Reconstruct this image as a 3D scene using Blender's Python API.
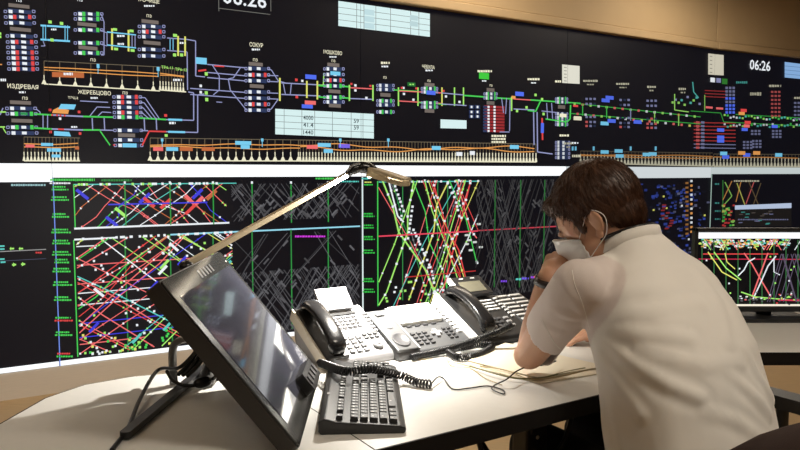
import bpy, bmesh, math, random
import numpy as np
from mathutils import Vector, Matrix, noise
from mathutils.bvhtree import BVHTree

for o in list(bpy.data.objects):
    bpy.data.objects.remove(o)
scene = bpy.context.scene
COL = scene.collection
random.seed(7)
PI = math.pi

# ------------------------------------------------------------------ camera
CAM_H = 1.24
FPX = 700.0                     # focal length in pixels of the 800x450 frame
PITCH = math.atan(53 / FPX)
cam_data = bpy.data.cameras.new('camera')
cam = bpy.data.objects.new('camera', cam_data)
COL.objects.link(cam)
cam.location = (0, 0, CAM_H)
cam.rotation_euler = (PI / 2 - PITCH, 0, 0)
cam_data.sensor_width = 36
cam_data.lens = FPX / 800 * 36
cam_data.clip_start = 0.05
scene.camera = cam

# ------------------------------------------------------------------ world, light, exposure
scene.view_settings.view_transform = 'Standard'
scene.view_settings.look = 'None'
scene.view_settings.gamma = 1
scene.view_settings.use_curve_mapping = False
scene.view_settings.exposure = 0.0
world = bpy.data.worlds.new('world')
scene.world = world
world.use_nodes = True
world.node_tree.nodes['Background'].inputs[0].default_value = (1.0, 0.92, 0.82, 1)
world.node_tree.nodes['Background'].inputs[1].default_value = 0.05

# unseen ceiling lamps, added to light shirt, soffit and plinth (fittings built below)
CEIL_Z = 3.15
ADDED_LAMPS = [(1.5, 0.3, 36), (-1.2, -0.8, 2), (2.8, 5.6, 20), (0.8, 4.7, 16), (-1.9, 3.4, 8)]


def added_lamp_light(loc, power):
    l = bpy.data.lights.new('added_lamp_light', 'AREA')
    l.shape = 'RECTANGLE'
    l.size, l.size_y = 1.1, 0.5
    l.energy = power
    l.color = (1.0, 0.90, 0.76)
    o = bpy.data.objects.new('added_lamp_light', l)
    COL.objects.link(o)
    o.location = loc
    return o


# ------------------------------------------------------------------ pixel helpers (800x450 frame)
CP, SP = math.cos(PITCH), math.sin(PITCH)
CAMV = Vector((0, 0, CAM_H))


def ray(x, y):
    a, b = (x - 400) / FPX, -(y - 225) / FPX
    return Vector((a, CP + b * SP, -SP + b * CP))


def onz(x, y, z):
    r = ray(x, y)
    return CAMV + r * ((z - CAM_H) / r.z)


def atY(x, y, Y):
    r = ray(x, y)
    return CAMV + r * (Y / r.y)


def proj(p):
    q = Vector(p) - CAMV
    d = q.y * CP - q.z * SP
    u = q.y * SP + q.z * CP
    return (400 + FPX * q.x / d, 225 - FPX * u / d)


# ------------------------------------------------------------------ materials
def newmat(name):
    m = bpy.data.materials.new(name)
    m.use_nodes = True
    return m, m.node_tree.nodes, m.node_tree.links, m.node_tree.nodes['Principled BSDF']


def mat(name, col, rough=0.5, metal=0.0, var=0.06, scale=30.0, bump=0.0, bscale=200.0, spec=0.5, coat=0.0,
        sss=0.0, stretch=None, sheen=0.0):
    m, n, l, p = newmat(name)
    tc = n.new('ShaderNodeTexCoord')
    mp = n.new('ShaderNodeMapping')
    l.new(tc.outputs['Object'], mp.inputs[0])
    if stretch:
        mp.inputs['Scale'].default_value = stretch
    nz = n.new('ShaderNodeTexNoise')
    nz.inputs['Scale'].default_value = scale
    nz.inputs['Detail'].default_value = 4
    l.new(mp.outputs[0], nz.inputs['Vector'])
    mix = n.new('ShaderNodeMix')
    mix.data_type = 'RGBA'
    c = Vector(col)
    mix.inputs['A'].default_value = (*[max(0, v * (1 - var)) for v in c], 1)
    mix.inputs['B'].default_value = (*[min(1, v * (1 + var)) for v in c], 1)
    l.new(nz.outputs['Fac'], mix.inputs['Factor'])
    l.new(mix.outputs['Result'], p.inputs['Base Color'])
    p.inputs['Roughness'].default_value = rough
    p.inputs['Metallic'].default_value = metal
    p.inputs['Specular IOR Level'].default_value = spec
    p.inputs['Coat Weight'].default_value = coat
    if sheen:
        p.inputs['Sheen Weight'].default_value = sheen
    if sss:
        p.inputs['Subsurface Weight'].default_value = sss
        p.inputs['Subsurface Radius'].default_value = (0.010, 0.004, 0.002)
        p.inputs['Subsurface Scale'].default_value = 1.0
    if bump:
        n2 = n.new('ShaderNodeTexNoise')
        n2.inputs['Scale'].default_value = bscale
        n2.inputs['Detail'].default_value = 3
        l.new(mp.outputs[0], n2.inputs['Vector'])
        b = n.new('ShaderNodeBump')
        b.inputs['Strength'].default_value = bump
        b.inputs['Distance'].default_value = 0.004
        l.new(n2.outputs['Fac'], b.inputs['Height'])
        l.new(b.outputs[0], p.inputs['Normal'])
    return m


def emit_attr(name, strength):
    m, n, l, p = newmat(name)
    at = n.new('ShaderNodeAttribute')
    at.attribute_name = 'Col'
    p.inputs['Base Color'].default_value = (0.01, 0.01, 0.01, 1)
    p.inputs['Roughness'].default_value = 0.4
    p.inputs['Specular IOR Level'].default_value = 0.2
    l.new(at.outputs['Color'], p.inputs['Emission Color'])
    p.inputs['Emission Strength'].default_value = strength
    return m


def screen_mat(name, glow, rough=0.3, spec=0.5):
    m, n, l, p = newmat(name)
    tc = n.new('ShaderNodeTexCoord')
    nz = n.new('ShaderNodeTexNoise')
    nz.inputs['Scale'].default_value = 3
    l.new(tc.outputs['Object'], nz.inputs['Vector'])
    cr = n.new('ShaderNodeMix')
    cr.data_type = 'RGBA'
    cr.inputs['A'].default_value = (*[g * 0.8 for g in glow], 1)
    cr.inputs['B'].default_value = (*[g * 1.2 for g in glow], 1)
    l.new(nz.outputs['Fac'], cr.inputs['Factor'])
    p.inputs['Base Color'].default_value = (0.004, 0.004, 0.005, 1)
    p.inputs['Roughness'].default_value = rough
    p.inputs['Specular IOR Level'].default_value = spec
    l.new(cr.outputs['Result'], p.inputs['Emission Color'])
    p.inputs['Emission Strength'].default_value = 1.0
    return m


M = {}
M['floor'] = mat('floor_laminate', (0.50, 0.34, 0.17), 0.35, var=0.18, scale=9, stretch=(1, 8, 1), bump=0.05)
M['plinth'] = mat('beige_laminate', (0.74, 0.66, 0.56), 0.5, var=0.07, scale=12, stretch=(1, 1, 14))
M['soffit'] = mat('tan_wall_panel', (0.50, 0.36, 0.20), 0.7, var=0.06, scale=5, bump=0.05)
M['ceiling'] = mat('ceiling_paint', (0.62, 0.55, 0.45), 0.9)
M['lamp_glow'] = mat('ceiling_diffuser', (0.9, 0.9, 0.85), 0.5)
_p = M['lamp_glow'].node_tree.nodes['Principled BSDF']
_p.inputs['Emission Color'].default_value = (1, 0.8, 0.56, 1)
_p.inputs['Emission Strength'].default_value = 4
M['desk'] = mat('desk_laminate', (0.72, 0.71, 0.68), 0.38, var=0.035, scale=60, bump=0.02, bscale=500)
M['edge'] = mat('black_edge_band', (0.008, 0.007, 0.007), 0.6, bump=0.05, spec=0.2)
M['panel_tan'] = mat('tan_modesty_panel', (0.60, 0.43, 0.17), 0.55, var=0.1, scale=8, stretch=(1, 1, 9))
M['steel_black'] = mat('black_steel', (0.015, 0.012, 0.012), 0.4, bump=0.03)
M['hole'] = mat('bare_metal', (0.55, 0.5, 0.42), 0.35, 0.9)
M['black'] = mat('black_plastic', (0.016, 0.016, 0.017), 0.38, bump=0.04, bscale=900)
M['black_gloss'] = mat('glossy_black_plastic', (0.012, 0.012, 0.013), 0.22)
M['dark_brown'] = mat('dark_housing', (0.022, 0.017, 0.013), 0.45, bump=0.04, bscale=700)
M['bezel'] = mat('screen_bezel', (0.022, 0.021, 0.020), 0.22)
M['glass'] = mat('smudged_screen_glass', (0.075, 0.078, 0.105), 0.06, var=0.4, scale=9, spec=0.9, coat=0.3)
M['grey_metal'] = mat('grey_bracket', (0.22, 0.21, 0.2), 0.4, 0.6)
M['key'] = mat('key_plastic', (0.018, 0.018, 0.019), 0.5, bump=0.03)
M['key_legend'] = mat('key_legend', (0.32, 0.32, 0.33), 0.5)
M['kb'] = mat('keyboard_shell', (0.018, 0.018, 0.019), 0.33, bump=0.05, bscale=900)
M['silver'] = mat('silver_grey_plastic', (0.26, 0.26, 0.27), 0.38, bump=0.02, bscale=900)
M['silver_dark'] = mat('mid_grey_plastic', (0.09, 0.092, 0.096), 0.4, bump=0.02, bscale=900)
M['keygrey'] = mat('light_grey_button', (0.36, 0.36, 0.37), 0.4)
M['keydark'] = mat('dark_grey_button', (0.07, 0.07, 0.075), 0.4)
M['label_white'] = mat('white_label_strip', (0.85, 0.86, 0.86), 0.5)
M['lcd_white'] = mat('pale_lcd', (0.72, 0.74, 0.73), 0.25)
M['lcd_dim'] = mat('grey_green_lcd', (0.20, 0.19, 0.14), 0.2)
M['white_plastic'] = mat('white_plastic', (0.80, 0.79, 0.75), 0.4)
M['beige_side'] = mat('beige_side_plastic', (0.55, 0.50, 0.42), 0.4)
M['cord'] = mat('black_cord', (0.010, 0.010, 0.011), 0.35)
M['tan_wire'] = mat('tan_wire', (0.42, 0.33, 0.17), 0.5)
M['olive_wire'] = mat('olive_wire', (0.20, 0.18, 0.07), 0.5)
M['paper'] = mat('paper', (0.80, 0.73, 0.58), 0.8, var=0.04, bump=0.03)
M['paper_ink'] = mat('paper_ink', (0.35, 0.42, 0.5), 0.8)
M['lamp_tan'] = mat('champagne_aluminium', (0.50, 0.41, 0.27), 0.38, 0.25, bump=0.02)
M['skin'] = mat('skin', (0.56, 0.31, 0.20), 0.5, var=0.12, scale=25, sss=0.15, bump=0.06, bscale=500)
M['shirt'] = mat('white_shirt_cotton', (0.86, 0.83, 0.78), 0.85, var=0.03, scale=18, bump=0.10, bscale=900, sheen=0.15)
_n, _l = M['shirt'].node_tree.nodes, M['shirt'].node_tree.links      # thin cotton: skin tints it where no undershirt lies below
_pb = _n['Principled BSDF']
_src = _pb.inputs['Base Color'].links[0].from_socket
_at = _n.new('ShaderNodeAttribute')
_at.attribute_name = 'over_skin'
_mx = _n.new('ShaderNodeMix')
_mx.data_type = 'RGBA'
_mx.blend_type = 'MULTIPLY'
_mx.inputs['B'].default_value = (0.86, 0.79, 0.80, 1)
_l.new(_at.outputs['Fac'], _mx.inputs['Factor'])
_l.new(_src, _mx.inputs['A'])
_l.new(_mx.outputs['Result'], _pb.inputs['Base Color'])
M['hair'] = mat('dark_brown_hair', (0.058, 0.022, 0.010), 0.45, var=0.4, scale=60, bump=0.1, bscale=300)
M['mask'] = mat('white_mask', (0.90, 0.91, 0.92), 0.8, var=0.03, bump=0.08, bscale=600)
M['strap'] = mat('white_elastic', (0.82, 0.82, 0.82), 0.8)
M['trouser'] = mat('black_trouser_cloth', (0.012, 0.012, 0.014), 0.85, bump=0.1)
M['shoe'] = mat('black_shoe_leather', (0.012, 0.011, 0.010), 0.35)
M['watch'] = mat('watch_strap', (0.015, 0.008, 0.008), 0.35)
M['watch_metal'] = mat('watch_metal', (0.35, 0.28, 0.26), 0.3, 0.9)
M['eye'] = mat('eye_white', (0.75, 0.72, 0.70), 0.2)
M['iris'] = mat('iris', (0.06, 0.05, 0.04), 0.2)
M['chair'] = mat('dark_brown_chair_fabric', (0.028, 0.014, 0.011), 0.85, bump=0.25, bscale=700)
M['gfx'] = emit_attr('screen_graphics', 1.0)
M['wall_screen'] = screen_mat('video_wall_black', (0.0026, 0.0026, 0.0055), 0.45, 0.25)
M['mon_screen'] = screen_mat('lcd_black', (0.002, 0.002, 0.003), 0.2, 0.4)


# ------------------------------------------------------------------ mesh builder
class MB:
    def __init__(s):
        s.v, s.f, s.c, s.sm = [], [], [], []

    def add(s, vs, fs, col=None, smooth=False, T=None):
        b = len(s.v)
        for p in vs:
            p = Vector(p)
            s.v.append(tuple(T @ p) if T is not None else tuple(p))
        for f in fs:
            s.f.append([b + i for i in f])
            s.c.append(col)
            s.sm.append(smooth)
        return s

    def box(s, c, sz, T=None, col=None):
        x, y, z = [q / 2 for q in sz]
        vs = [(c[0] + i * x, c[1] + j * y, c[2] + k * z) for k in (-1, 1) for j in (-1, 1) for i in (-1, 1)]
        return s.add(vs, [(0, 2, 3, 1), (4, 5, 7, 6), (0, 1, 5, 4), (2, 6, 7, 3), (0, 4, 6, 2), (1, 3, 7, 5)], col, False, T)

    def taper(s, c, sz, k, T=None):
        """box whose top is scaled by k"""
        x, y, z = [q / 2 for q in sz]
        vs = []
        for kz in (-1, 1):
            q = k if kz > 0 else 1
            for j in (-1, 1):
                for i in (-1, 1):
                    vs.append((c[0] + i * x * q, c[1] + j * y * q, c[2] + kz * z))
        return s.add(vs, [(0, 2, 3, 1), (4, 5, 7, 6), (0, 1, 5, 4), (2, 6, 7, 3), (0, 4, 6, 2), (1, 3, 7, 5)], None, False, T)

    def prism(s, poly, z0, z1, T=None, smooth=False):
        n = len(poly)
        vs = [(p[0], p[1], z0) for p in poly] + [(p[0], p[1], z1) for p in poly]
        s.add(vs, [tuple(range(n - 1, -1, -1)), tuple(range(n, 2 * n))], None, False, T)
        return s.add(vs, [(i, (i + 1) % n, n + (i + 1) % n, n + i) for i in range(n)], None, smooth, T)

    def rbox(s, c, sz, r, T=None, seg=4):
        """box with vertical edges rounded"""
        hx, hy = sz[0] / 2 - r, sz[1] / 2 - r
        poly = []
        for (sx, sy, a0) in ((1, 1, 0), (-1, 1, 90), (-1, -1, 180), (1, -1, 270)):
            for k in range(seg + 1):
                a = math.radians(a0 + 90 * k / seg)
                poly.append((c[0] + sx * hx + r * math.cos(a), c[1] + sy * hy + r * math.sin(a)))
        return s.prism(poly, c[2] - sz[2] / 2, c[2] + sz[2] / 2, T)

    def tube(s, pts, r, seg=8, T=None, caps=True, closed=False):
        pts = [Vector(p) for p in pts]
        n = len(pts)
        rs = r if isinstance(r, (list, tuple)) else [r] * n
        vs = []
        prev = None
        for i, p in enumerate(pts):
            if closed:
                d = pts[(i + 1) % n] - pts[i - 1]
            else:
                d = pts[min(i + 1, n - 1)] - pts[max(i - 1, 0)]
            d.normalize()
            if prev is None:
                a = Vector((0, 0, 1)) if abs(d.z) < 0.9 else Vector((1, 0, 0))
                u = d.cross(a).normalized()
            else:
                u = (prev - d * prev.dot(d)).normalized()
            prev = u
            w = d.cross(u)
            for k in range(seg):
                an = 2 * PI * k / seg
                vs.append(p + (u * math.cos(an) + w * math.sin(an)) * rs[i])
        fs = []
        for i in range(n if closed else n - 1):
            j = (i + 1) % n
            for k in range(seg):
                q = (k + 1) % seg
                fs.append((i * seg + k, i * seg + q, j * seg + q, j * seg + k))
        s.add(vs, fs, None, True, T)
        if caps and not closed:
            s.add(vs[:seg], [tuple(range(seg - 1, -1, -1))], None, False, T)
            s.add(vs[-seg:], [tuple(range(seg))], None, False, T)
        return s

    def loft(s, rings, T=None, smooth=True, caps=True):
        seg = len(rings[0])
        vs = [p for r in rings for p in r]
        fs = []
        for i in range(len(rings) - 1):
            for k in range(seg):
                q = (k + 1) % seg
                fs.append((i * seg + k, i * seg + q, (i + 1) * seg + q, (i + 1) * seg + k))
        if caps:
            fs.append(tuple(range(seg - 1, -1, -1)))
            b = (len(rings) - 1) * seg
            fs.append(tuple(b + k for k in range(seg)))
        return s.add(vs, fs, None, smooth, T)

    def capsule(s, p0, p1, r0, r1, seg=18):
        p0, p1 = Vector(p0), Vector(p1)
        d = (p1 - p0)
        L = d.length
        d = d / L if L > 1e-6 else Vector((0, 0, 1))
        a = Vector((0, 0, 1)) if abs(d.z) < 0.9 else Vector((1, 0, 0))
        u = d.cross(a).normalized()
        w = d.cross(u)
        rings = []
        for k in range(7):
            t = -PI / 2 + (PI / 2) * k / 6
            rings.append((p0 + d * (r0 * math.sin(t)), max(r0 * math.cos(t), 1e-4)))
        for k in range(7):
            t = (PI / 2) * k / 6
            rings.append((p1 + d * (r1 * math.sin(t)), max(r1 * math.cos(t), 1e-4)))
        return s.loft([[c + (u * math.cos(2 * PI * k / seg) + w * math.sin(2 * PI * k / seg)) * r
                        for k in range(seg)] for c, r in rings])

    def ell(s, c, r, R=None, seg=24, rings=14, T=None):
        c = Vector(c)
        out = []
        for i in range(rings + 1):
            th = PI * i / rings
            ring = []
            for k in range(seg):
                a = 2 * PI * k / seg
                q = Vector((r[0] * max(math.sin(th), 1e-3) * math.cos(a), r[1] * max(math.sin(th), 1e-3) * math.sin(a), -r[2] * math.cos(th)))
                if R is not None:
                    q = R @ q
                ring.append(c + q)
            out.append(ring)
        return s.loft(out, T)

    def lathe(s, prof, c=(0, 0, 0), seg=24, T=None):
        c = Vector(c)
        return s.loft([[c + Vector((r * math.cos(2 * PI * k / seg), r * math.sin(2 * PI * k / seg), z)) for k in range(seg)]
                       for r, z in prof], T)

    def mesh(s, name):
        me = bpy.data.meshes.new(name)
        me.from_pydata([tuple(p) for p in s.v], [], s.f)
        me.polygons.foreach_set('use_smooth', s.sm)
        if any(c is not None for c in s.c):
            at = me.color_attributes.new('Col', 'FLOAT_COLOR', 'CORNER')
            data = []
            for f, c in zip(s.f, s.c):
                c = c or (0, 0, 0)
                for _ in f:
                    data.extend((c[0], c[1], c[2], 1.0))
            at.data.foreach_set('color', data)
        me.update()
        return me

    def build(s, name, material, parent=None, bevel=0.0, seg=2, loc=None, label=None):
        return link(name, s.mesh(name), material, parent, bevel, seg, loc, label)


def link(name, me, material, parent=None, bevel=0.0, seg=2, loc=None, label=None):
    o = bpy.data.objects.new(name, me)
    COL.objects.link(o)
    if material is not None and not me.materials:
        me.materials.append(M[material] if isinstance(material, str) else material)
    if parent is not None:
        o.parent = parent
    if loc is not None:
        o.location = loc
    if bevel:
        b = o.modifiers.new('bevel', 'BEVEL')
        b.width = bevel
        b.segments = seg
        b.limit_method = 'ANGLE'
        b.angle_limit = math.radians(35)
    if label:
        o['label'] = label
    return o


def thing(name, label, cat, loc=(0, 0, 0), rz=0.0, group=None):
    o = bpy.data.objects.new(name, None)
    COL.objects.link(o)
    o.empty_display_size = 0.05
    o.location = loc
    o.rotation_euler = (0, 0, rz)
    return tag(o, label, cat, group)


def tag(o, label, cat, group=None):
    o['label'] = label
    o['category'] = cat
    if group:
        o['group'] = group
    return o


def struct(o):
    o['kind'] = 'structure'
    return o


def catmull(pts, n=8):
    pts = [Vector(p) for p in pts]
    P = [pts[0] * 2 - pts[1]] + pts + [pts[-1] * 2 - pts[-2]]
    out = []
    for i in range(1, len(P) - 2):
        for k in range(n):
            t = k / n
            a, b, c, d = P[i - 1], P[i], P[i + 1], P[i + 2]
            out.append(0.5 * ((2 * b) + (c - a) * t + (2 * a - 5 * b + 4 * c - d) * t * t + (3 * b - a - 3 * c + d) * t ** 3))
    out.append(pts[-1])
    return out


def remesh(mb, voxel, smooth=6, factor=0.5):
    me = mb.mesh('tmp')
    o = bpy.data.objects.new('tmp', me)
    COL.objects.link(o)
    r = o.modifiers.new('r', 'REMESH')
    r.mode = 'VOXEL'
    r.voxel_size = voxel
    r.use_smooth_shade = True
    if smooth:
        sm = o.modifiers.new('s', 'SMOOTH')
        sm.iterations = smooth
        sm.factor = factor
    dg = bpy.context.evaluated_depsgraph_get()
    out = bpy.data.meshes.new_from_object(o.evaluated_get(dg))
    bpy.data.objects.remove(o)
    bpy.data.meshes.remove(me)
    return out

# ================================================================== THE ROOM
WA = Vector((-1.916, 3.865))                # foot of the seam between the first two display columns
D1 = Vector((0.857, 0.515)).normalized()
TB = 5.76                                   # where the video wall bends
WB = WA + D1 * TB
D2 = Vector((math.cos(math.radians(25.9)), math.sin(math.radians(25.9))))
N1 = Vector((D1.y, -D1.x))
N2 = Vector((D2.y, -D2.x))
Z_LOW, Z_MID, Z_TOP = 0.153, 1.287, 2.41
TS = [-1.92, 0.0, 1.92, 3.84, 5.76, 7.68]


def wall_pt(t, z, off=0.0):
    if t <= TB:
        p = WA + D1 * t + N1 * off
    else:
        p = WB + D2 * (t - TB) + N2 * off
    return Vector((p.x, p.y, z))


def wall_tz(px, py):
    r = ray(px, py)
    r2 = Vector((r.x, r.y))
    k = WA.dot(N1) / r2.dot(N1)
    t = (r2 * k - WA).dot(D1)
    if t > TB:
        k = WB.dot(N2) / r2.dot(N2)
        t = TB + (r2 * k - WB).dot(D2)
    return t, CAM_H + r.z * k


def wall_slab(t0, t1, z0, z1, off0, off1):
    mb = MB()
    vs = [wall_pt(t, z, o) for z in (z0, z1) for t, o in ((t0, off0), (t1, off0), (t1, off1), (t0, off1))]
    mb.add(vs, [(3, 2, 1, 0), (4, 5, 6, 7), (0, 1, 5, 4), (1, 2, 6, 5), (2, 3, 7, 6), (3, 0, 4, 7)])
    return mb


# floor and ceiling
fl = struct(MB().box((1.5, 2.0, -0.05), (16, 16, 0.1)).build('floor', 'floor'))
ce = struct(MB().box((1.5, 2.0, CEIL_Z + 0.1), (16, 16, 0.2)).build('ceiling', 'ceiling'))

# plinth under the screens, wall behind, tan soffit panels above
E = 1e-6
plinth = struct(MB().build('wall_front', 'plinth'))
pm = MB()
for a, b in ((-3.84, TB), (TB + E, 10.4)):
    q = wall_slab(a, b, 0.0, Z_LOW - 0.004, 0.0, -0.30)
    pm.add(q.v, q.f)
    q = wall_slab(a, b, Z_LOW - 0.004, CEIL_Z, -0.13, -0.30)
    pm.add(q.v, q.f)
plinth.data = pm.mesh('wall_front')
plinth.data.materials.append(M['plinth'])
so = struct(MB().box((0, 0, 0), (0.01, 0.01, 0.01)).build('wall_soffit', 'soffit'))
q = wall_slab(-3.84, TB, Z_TOP + 0.03, CEIL_Z, -0.02, -0.12)
q2 = wall_slab(TB + E, 10.4, Z_TOP + 0.03, CEIL_Z, -0.02, -0.12)
q.add(q2.v, q2.f)
so.data = q.mesh('wall_soffit')
so.data.materials.append(M['soffit'])
for a, b in ((-3.84, -0.005), (0.005, TB - 0.006), (TB + 0.006, 10.4)):
    wall_slab(a, b, Z_TOP + 0.075, CEIL_Z - 0.01, 0.02, -0.019).build('soffit_panel', 'soffit', so, 0.006)
    wall_slab(a, b, Z_TOP + 0.004, Z_TOP + 0.07, 0.045, -0.10).build('soffit_lip', 'soffit', so, 0.008)

# fittings of the added ceiling lamps
for i, (x, y, pw) in enumerate(ADDED_LAMPS):
    where = ['behind the seated operator', 'behind the camera on the left', 'near the far right of the video wall', 'before the middle of the video wall', 'before the left part of the video wall'][i]
    t = thing('added_ceiling_lamp', 'added unseen flat warm ceiling lamp ' + where, 'ceiling lamp', (x, y, CEIL_Z - 0.05), 0, 'added ceiling lamps')
    fr = MB()
    for c, s in (((0, 0.29, 0), (1.24, 0.06, 0.1)), ((0, -0.29, 0), (1.24, 0.06, 0.1)), ((0.59, 0, 0), (0.06, 0.52, 0.1)), ((-0.59, 0, 0), (0.06, 0.52, 0.1))):
        fr.box(c, s)
    fr.build('lamp_frame', 'white_plastic', t)
    MB().box((0, 0, 0.02), (1.12, 0.52, 0.02)).build('lamp_diffuser', 'lamp_glow', t)
    lo = added_lamp_light((0, 0, -0.055), pw)
    lo.parent = t

# ================================================================== VIDEO WALL
W = (1.0, 1.0, 1.0)
def rgb(r, g, b, k=1.0):
    f = lambda v: ((v / 255 + 0.055) / 1.055) ** 2.4 if v > 10 else v / 255 / 12.92
    return (f(r) * k, f(g) * k, f(b) * k)


C_W = rgb(235, 240, 245)
C_GRN = rgb(70, 205, 85)
C_LIME = rgb(165, 235, 110)
C_RED = rgb(225, 70, 70)
C_PINK = rgb(240, 110, 110)
C_LAV = rgb(150, 155, 200)
C_LBL = rgb(120, 205, 240)
C_BLUE = rgb(80, 110, 240)
C_DBL = rgb(60, 60, 215)
C_NAVY = rgb(42, 56, 92)
C_GREY = rgb(118, 108, 102)
C_OR = rgb(235, 160, 85)
C_BRN = rgb(190, 105, 60)
C_CREAM = rgb(240, 235, 205)
C_YEL = rgb(225, 225, 110)
C_TEAL = rgb(90, 200, 190)
C_TBL = rgb(215, 240, 240)


class Gfx:
    """flat graphics shown on the wall, addressed by photo pixel, stored per panel"""
    def __init__(s):
        s.p = {}
        s.n = 0

    def scale(s, t, z):
        a, b = proj(wall_pt(t - 0.01, z)), proj(wall_pt(t + 0.01, z))
        c, d = proj(wall_pt(t, z - 0.01)), proj(wall_pt(t, z + 0.01))
        return (b[0] - a[0]) / 0.02, (c[1] - d[1]) / 0.02

    def poly(s, tz, col):
        lo, hi = min(p[0] for p in tz), max(p[0] for p in tz)
        for T in TS[1:-1]:                      # a shape lying over a seam is shared between both displays
            if lo < T - .002 and hi > T + .002:
                for keep in (-1, 1):
                    out = []
                    for a, b in zip(tz, tz[1:] + tz[:1]):
                        ia, ib = (a[0] - T) * keep >= 0, (b[0] - T) * keep >= 0
                        if ia:
                            out.append(a)
                        if ia != ib:
                            k = (T - a[0]) / (b[0] - a[0])
                            out.append((T, a[1] + (b[1] - a[1]) * k))
                    if len(out) > 2:
                        s.poly(out, col)
                return
        ct = sum(p[0] for p in tz) / len(tz)
        cz = sum(p[1] for p in tz) / len(tz)
        i = 0
        while i < 4 and ct > TS[i + 1]:
            i += 1
        row = 1 if cz > Z_MID else 0
        lo, hi = (Z_MID + 0.001, Z_TOP - 0.002) if row else (Z_LOW + 0.001, Z_MID - 0.001)
        k = 1.0
        s.n += 1
        off = 0.0015 + s.n * 1.2e-6
        mb = s.p.setdefault((i, row), MB())
        vs = [wall_pt(min(max(p[0], TS[i] + 0.001), TS[i + 1] - 0.001), min(max(p[1], lo), hi), off) for p in tz]
        mb.add(vs, [tuple(range(len(vs)))], tuple(c * k for c in col))

    def R(s, cx, cy, w, h, col):
        t, z = wall_tz(cx, cy)
        sx, sz = s.scale(t, z)
        a, b = w / 2 / sx, h / 2 / sz
        s.poly([(t - a, z - b), (t + a, z - b), (t + a, z + b), (t - a, z + b)], col)

    def Q(s, pts, col):
        s.poly([wall_tz(*p) for p in pts], col)

    def seg(s, p, q, w, col):
        w *= 0.85
        a, b = wall_tz(*p), wall_tz(*q)
        cuts = [0.0] + sorted(k for k in ((T - a[0]) / (b[0] - a[0]) for T in TS[1:-1] if abs(b[0] - a[0]) > 1e-5) if 0 < k < 1) + [1.0]
        for k0, k1 in zip(cuts[:-1], cuts[1:]):
            x = (a[0] + (b[0] - a[0]) * k0, a[1] + (b[1] - a[1]) * k0)
            y = (a[0] + (b[0] - a[0]) * k1, a[1] + (b[1] - a[1]) * k1)
            sx, sz = s.scale(x[0], x[1])
            ux, uz = (y[0] - x[0]) * sx, (y[1] - x[1]) * sz
            L = math.hypot(ux, uz)
            if L < 1e-4:
                continue
            nx, nz = -uz / L * w / 2 / sx, ux / L * w / 2 / sz
            s.poly([(x[0] - nx, x[1] - nz), (y[0] - nx, y[1] - nz), (y[0] + nx, y[1] + nz), (x[0] + nx, x[1] + nz)], col)

    def L(s, pts, w, col):
        for p, q in zip(pts[:-1], pts[1:]):
            s.seg(p, q, w, col)

    def dots(s, pts, w, col, step=6):
        for p, q in zip(pts[:-1], pts[1:]):
            n = max(1, int(math.hypot(q[0] - p[0], q[1] - p[1]) / step))
            for k in range(n):
                f = (k + random.random() * 0.6) / n
                s.R(p[0] + (q[0] - p[0]) * f, p[1] + (q[1] - p[1]) * f, w, w, col)

    def ring(s, cx, cy, w, h, col):
        for dx, dy, ww, hh in ((0, -h / 2, w, 0.7), (0, h / 2, w, 0.7), (-w / 2, 0, 0.7, h), (w / 2, 0, 0.7, h)):
            s.R(cx + dx, cy + dy, ww, hh, col)

    def bars(s, cx, cy, w, h, col):
        """an illegibly small line of lettering"""
        x = -w / 2
        while x < w / 2 - 0.6:
            ww = random.uniform(1.2, 2.6)
            s.R(cx + x + ww / 2, cy, min(ww, w / 2 - x), h * random.uniform(0.75, 1), col)
            x += ww + 0.45

    def text(s, txt, cx, cy, h, col, wide=None):
        t, z = wall_tz(cx, cy)
        sx, sz = s.scale(t, z)
        vs, fs, bw, bh = glyphs(txt)
        ky = h / sz / bh
        kx = ky if wide is None else wide / sx / bw
        for f in fs:
            s.poly([(t + (vs[i][0] - bw / 2) * kx, z + (vs[i][1] - bh / 2) * ky) for i in f], col)


_gl = {}
def glyphs(txt):
    if txt not in _gl:
        cu = bpy.data.curves.new('txt', 'FONT')
        cu.body = txt
        cu.resolution_u = 2
        cu.offset = 0.012
        o = bpy.data.objects.new('txt', cu)
        COL.objects.link(o)
        dg = bpy.context.evaluated_depsgraph_get()
        me = bpy.data.meshes.new_from_object(o.evaluated_get(dg))
        vs = [v.co.copy() for v in me.vertices]
        fs = [tuple(p.vertices) for p in me.polygons]
        bpy.data.objects.remove(o)
        bpy.data.curves.remove(cu)
        bpy.data.meshes.remove(me)
        x0, x1 = min(v.x for v in vs), max(v.x for v in vs)
        y0, y1 = min(v.y for v in vs), max(v.y for v in vs)
        _gl[txt] = ([(v.x - x0, v.y - y0) for v in vs], fs, x1 - x0, y1 - y0)
    return _gl[txt]


g = Gfx()


def row(cx, cy, w, kind='', k=1.0):
    d = lambda c: tuple(v * k for v in c)
    g.R(cx, cy, w * 0.78, 3.9, d(C_NAVY))
    g.R(cx - w * 0.30, cy, w * 0.13, 3.4, d(C_W))
    g.R(cx + w * 0.06, cy, w * 0.16, 2.8, d(C_W))
    g.ring(cx - w * 0.47, cy, w * 0.09, 2.4, d(C_LAV))
    g.ring(cx + w * 0.47, cy, w * 0.09, 2.4, d(C_LAV))
    if kind:
        c = {'r': C_RED, 'g': C_GRN}[kind]
        g.R(cx - w * 0.17, cy, w * 0.11, 4.2, d(c))
        g.R(cx + w * 0.33, cy, w * 0.11, 4.2, d(c))


def pillar(cx, cy, w, k=1.0):
    g.R(cx, cy, w, 3.6, tuple(v * k for v in C_GREY))


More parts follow.
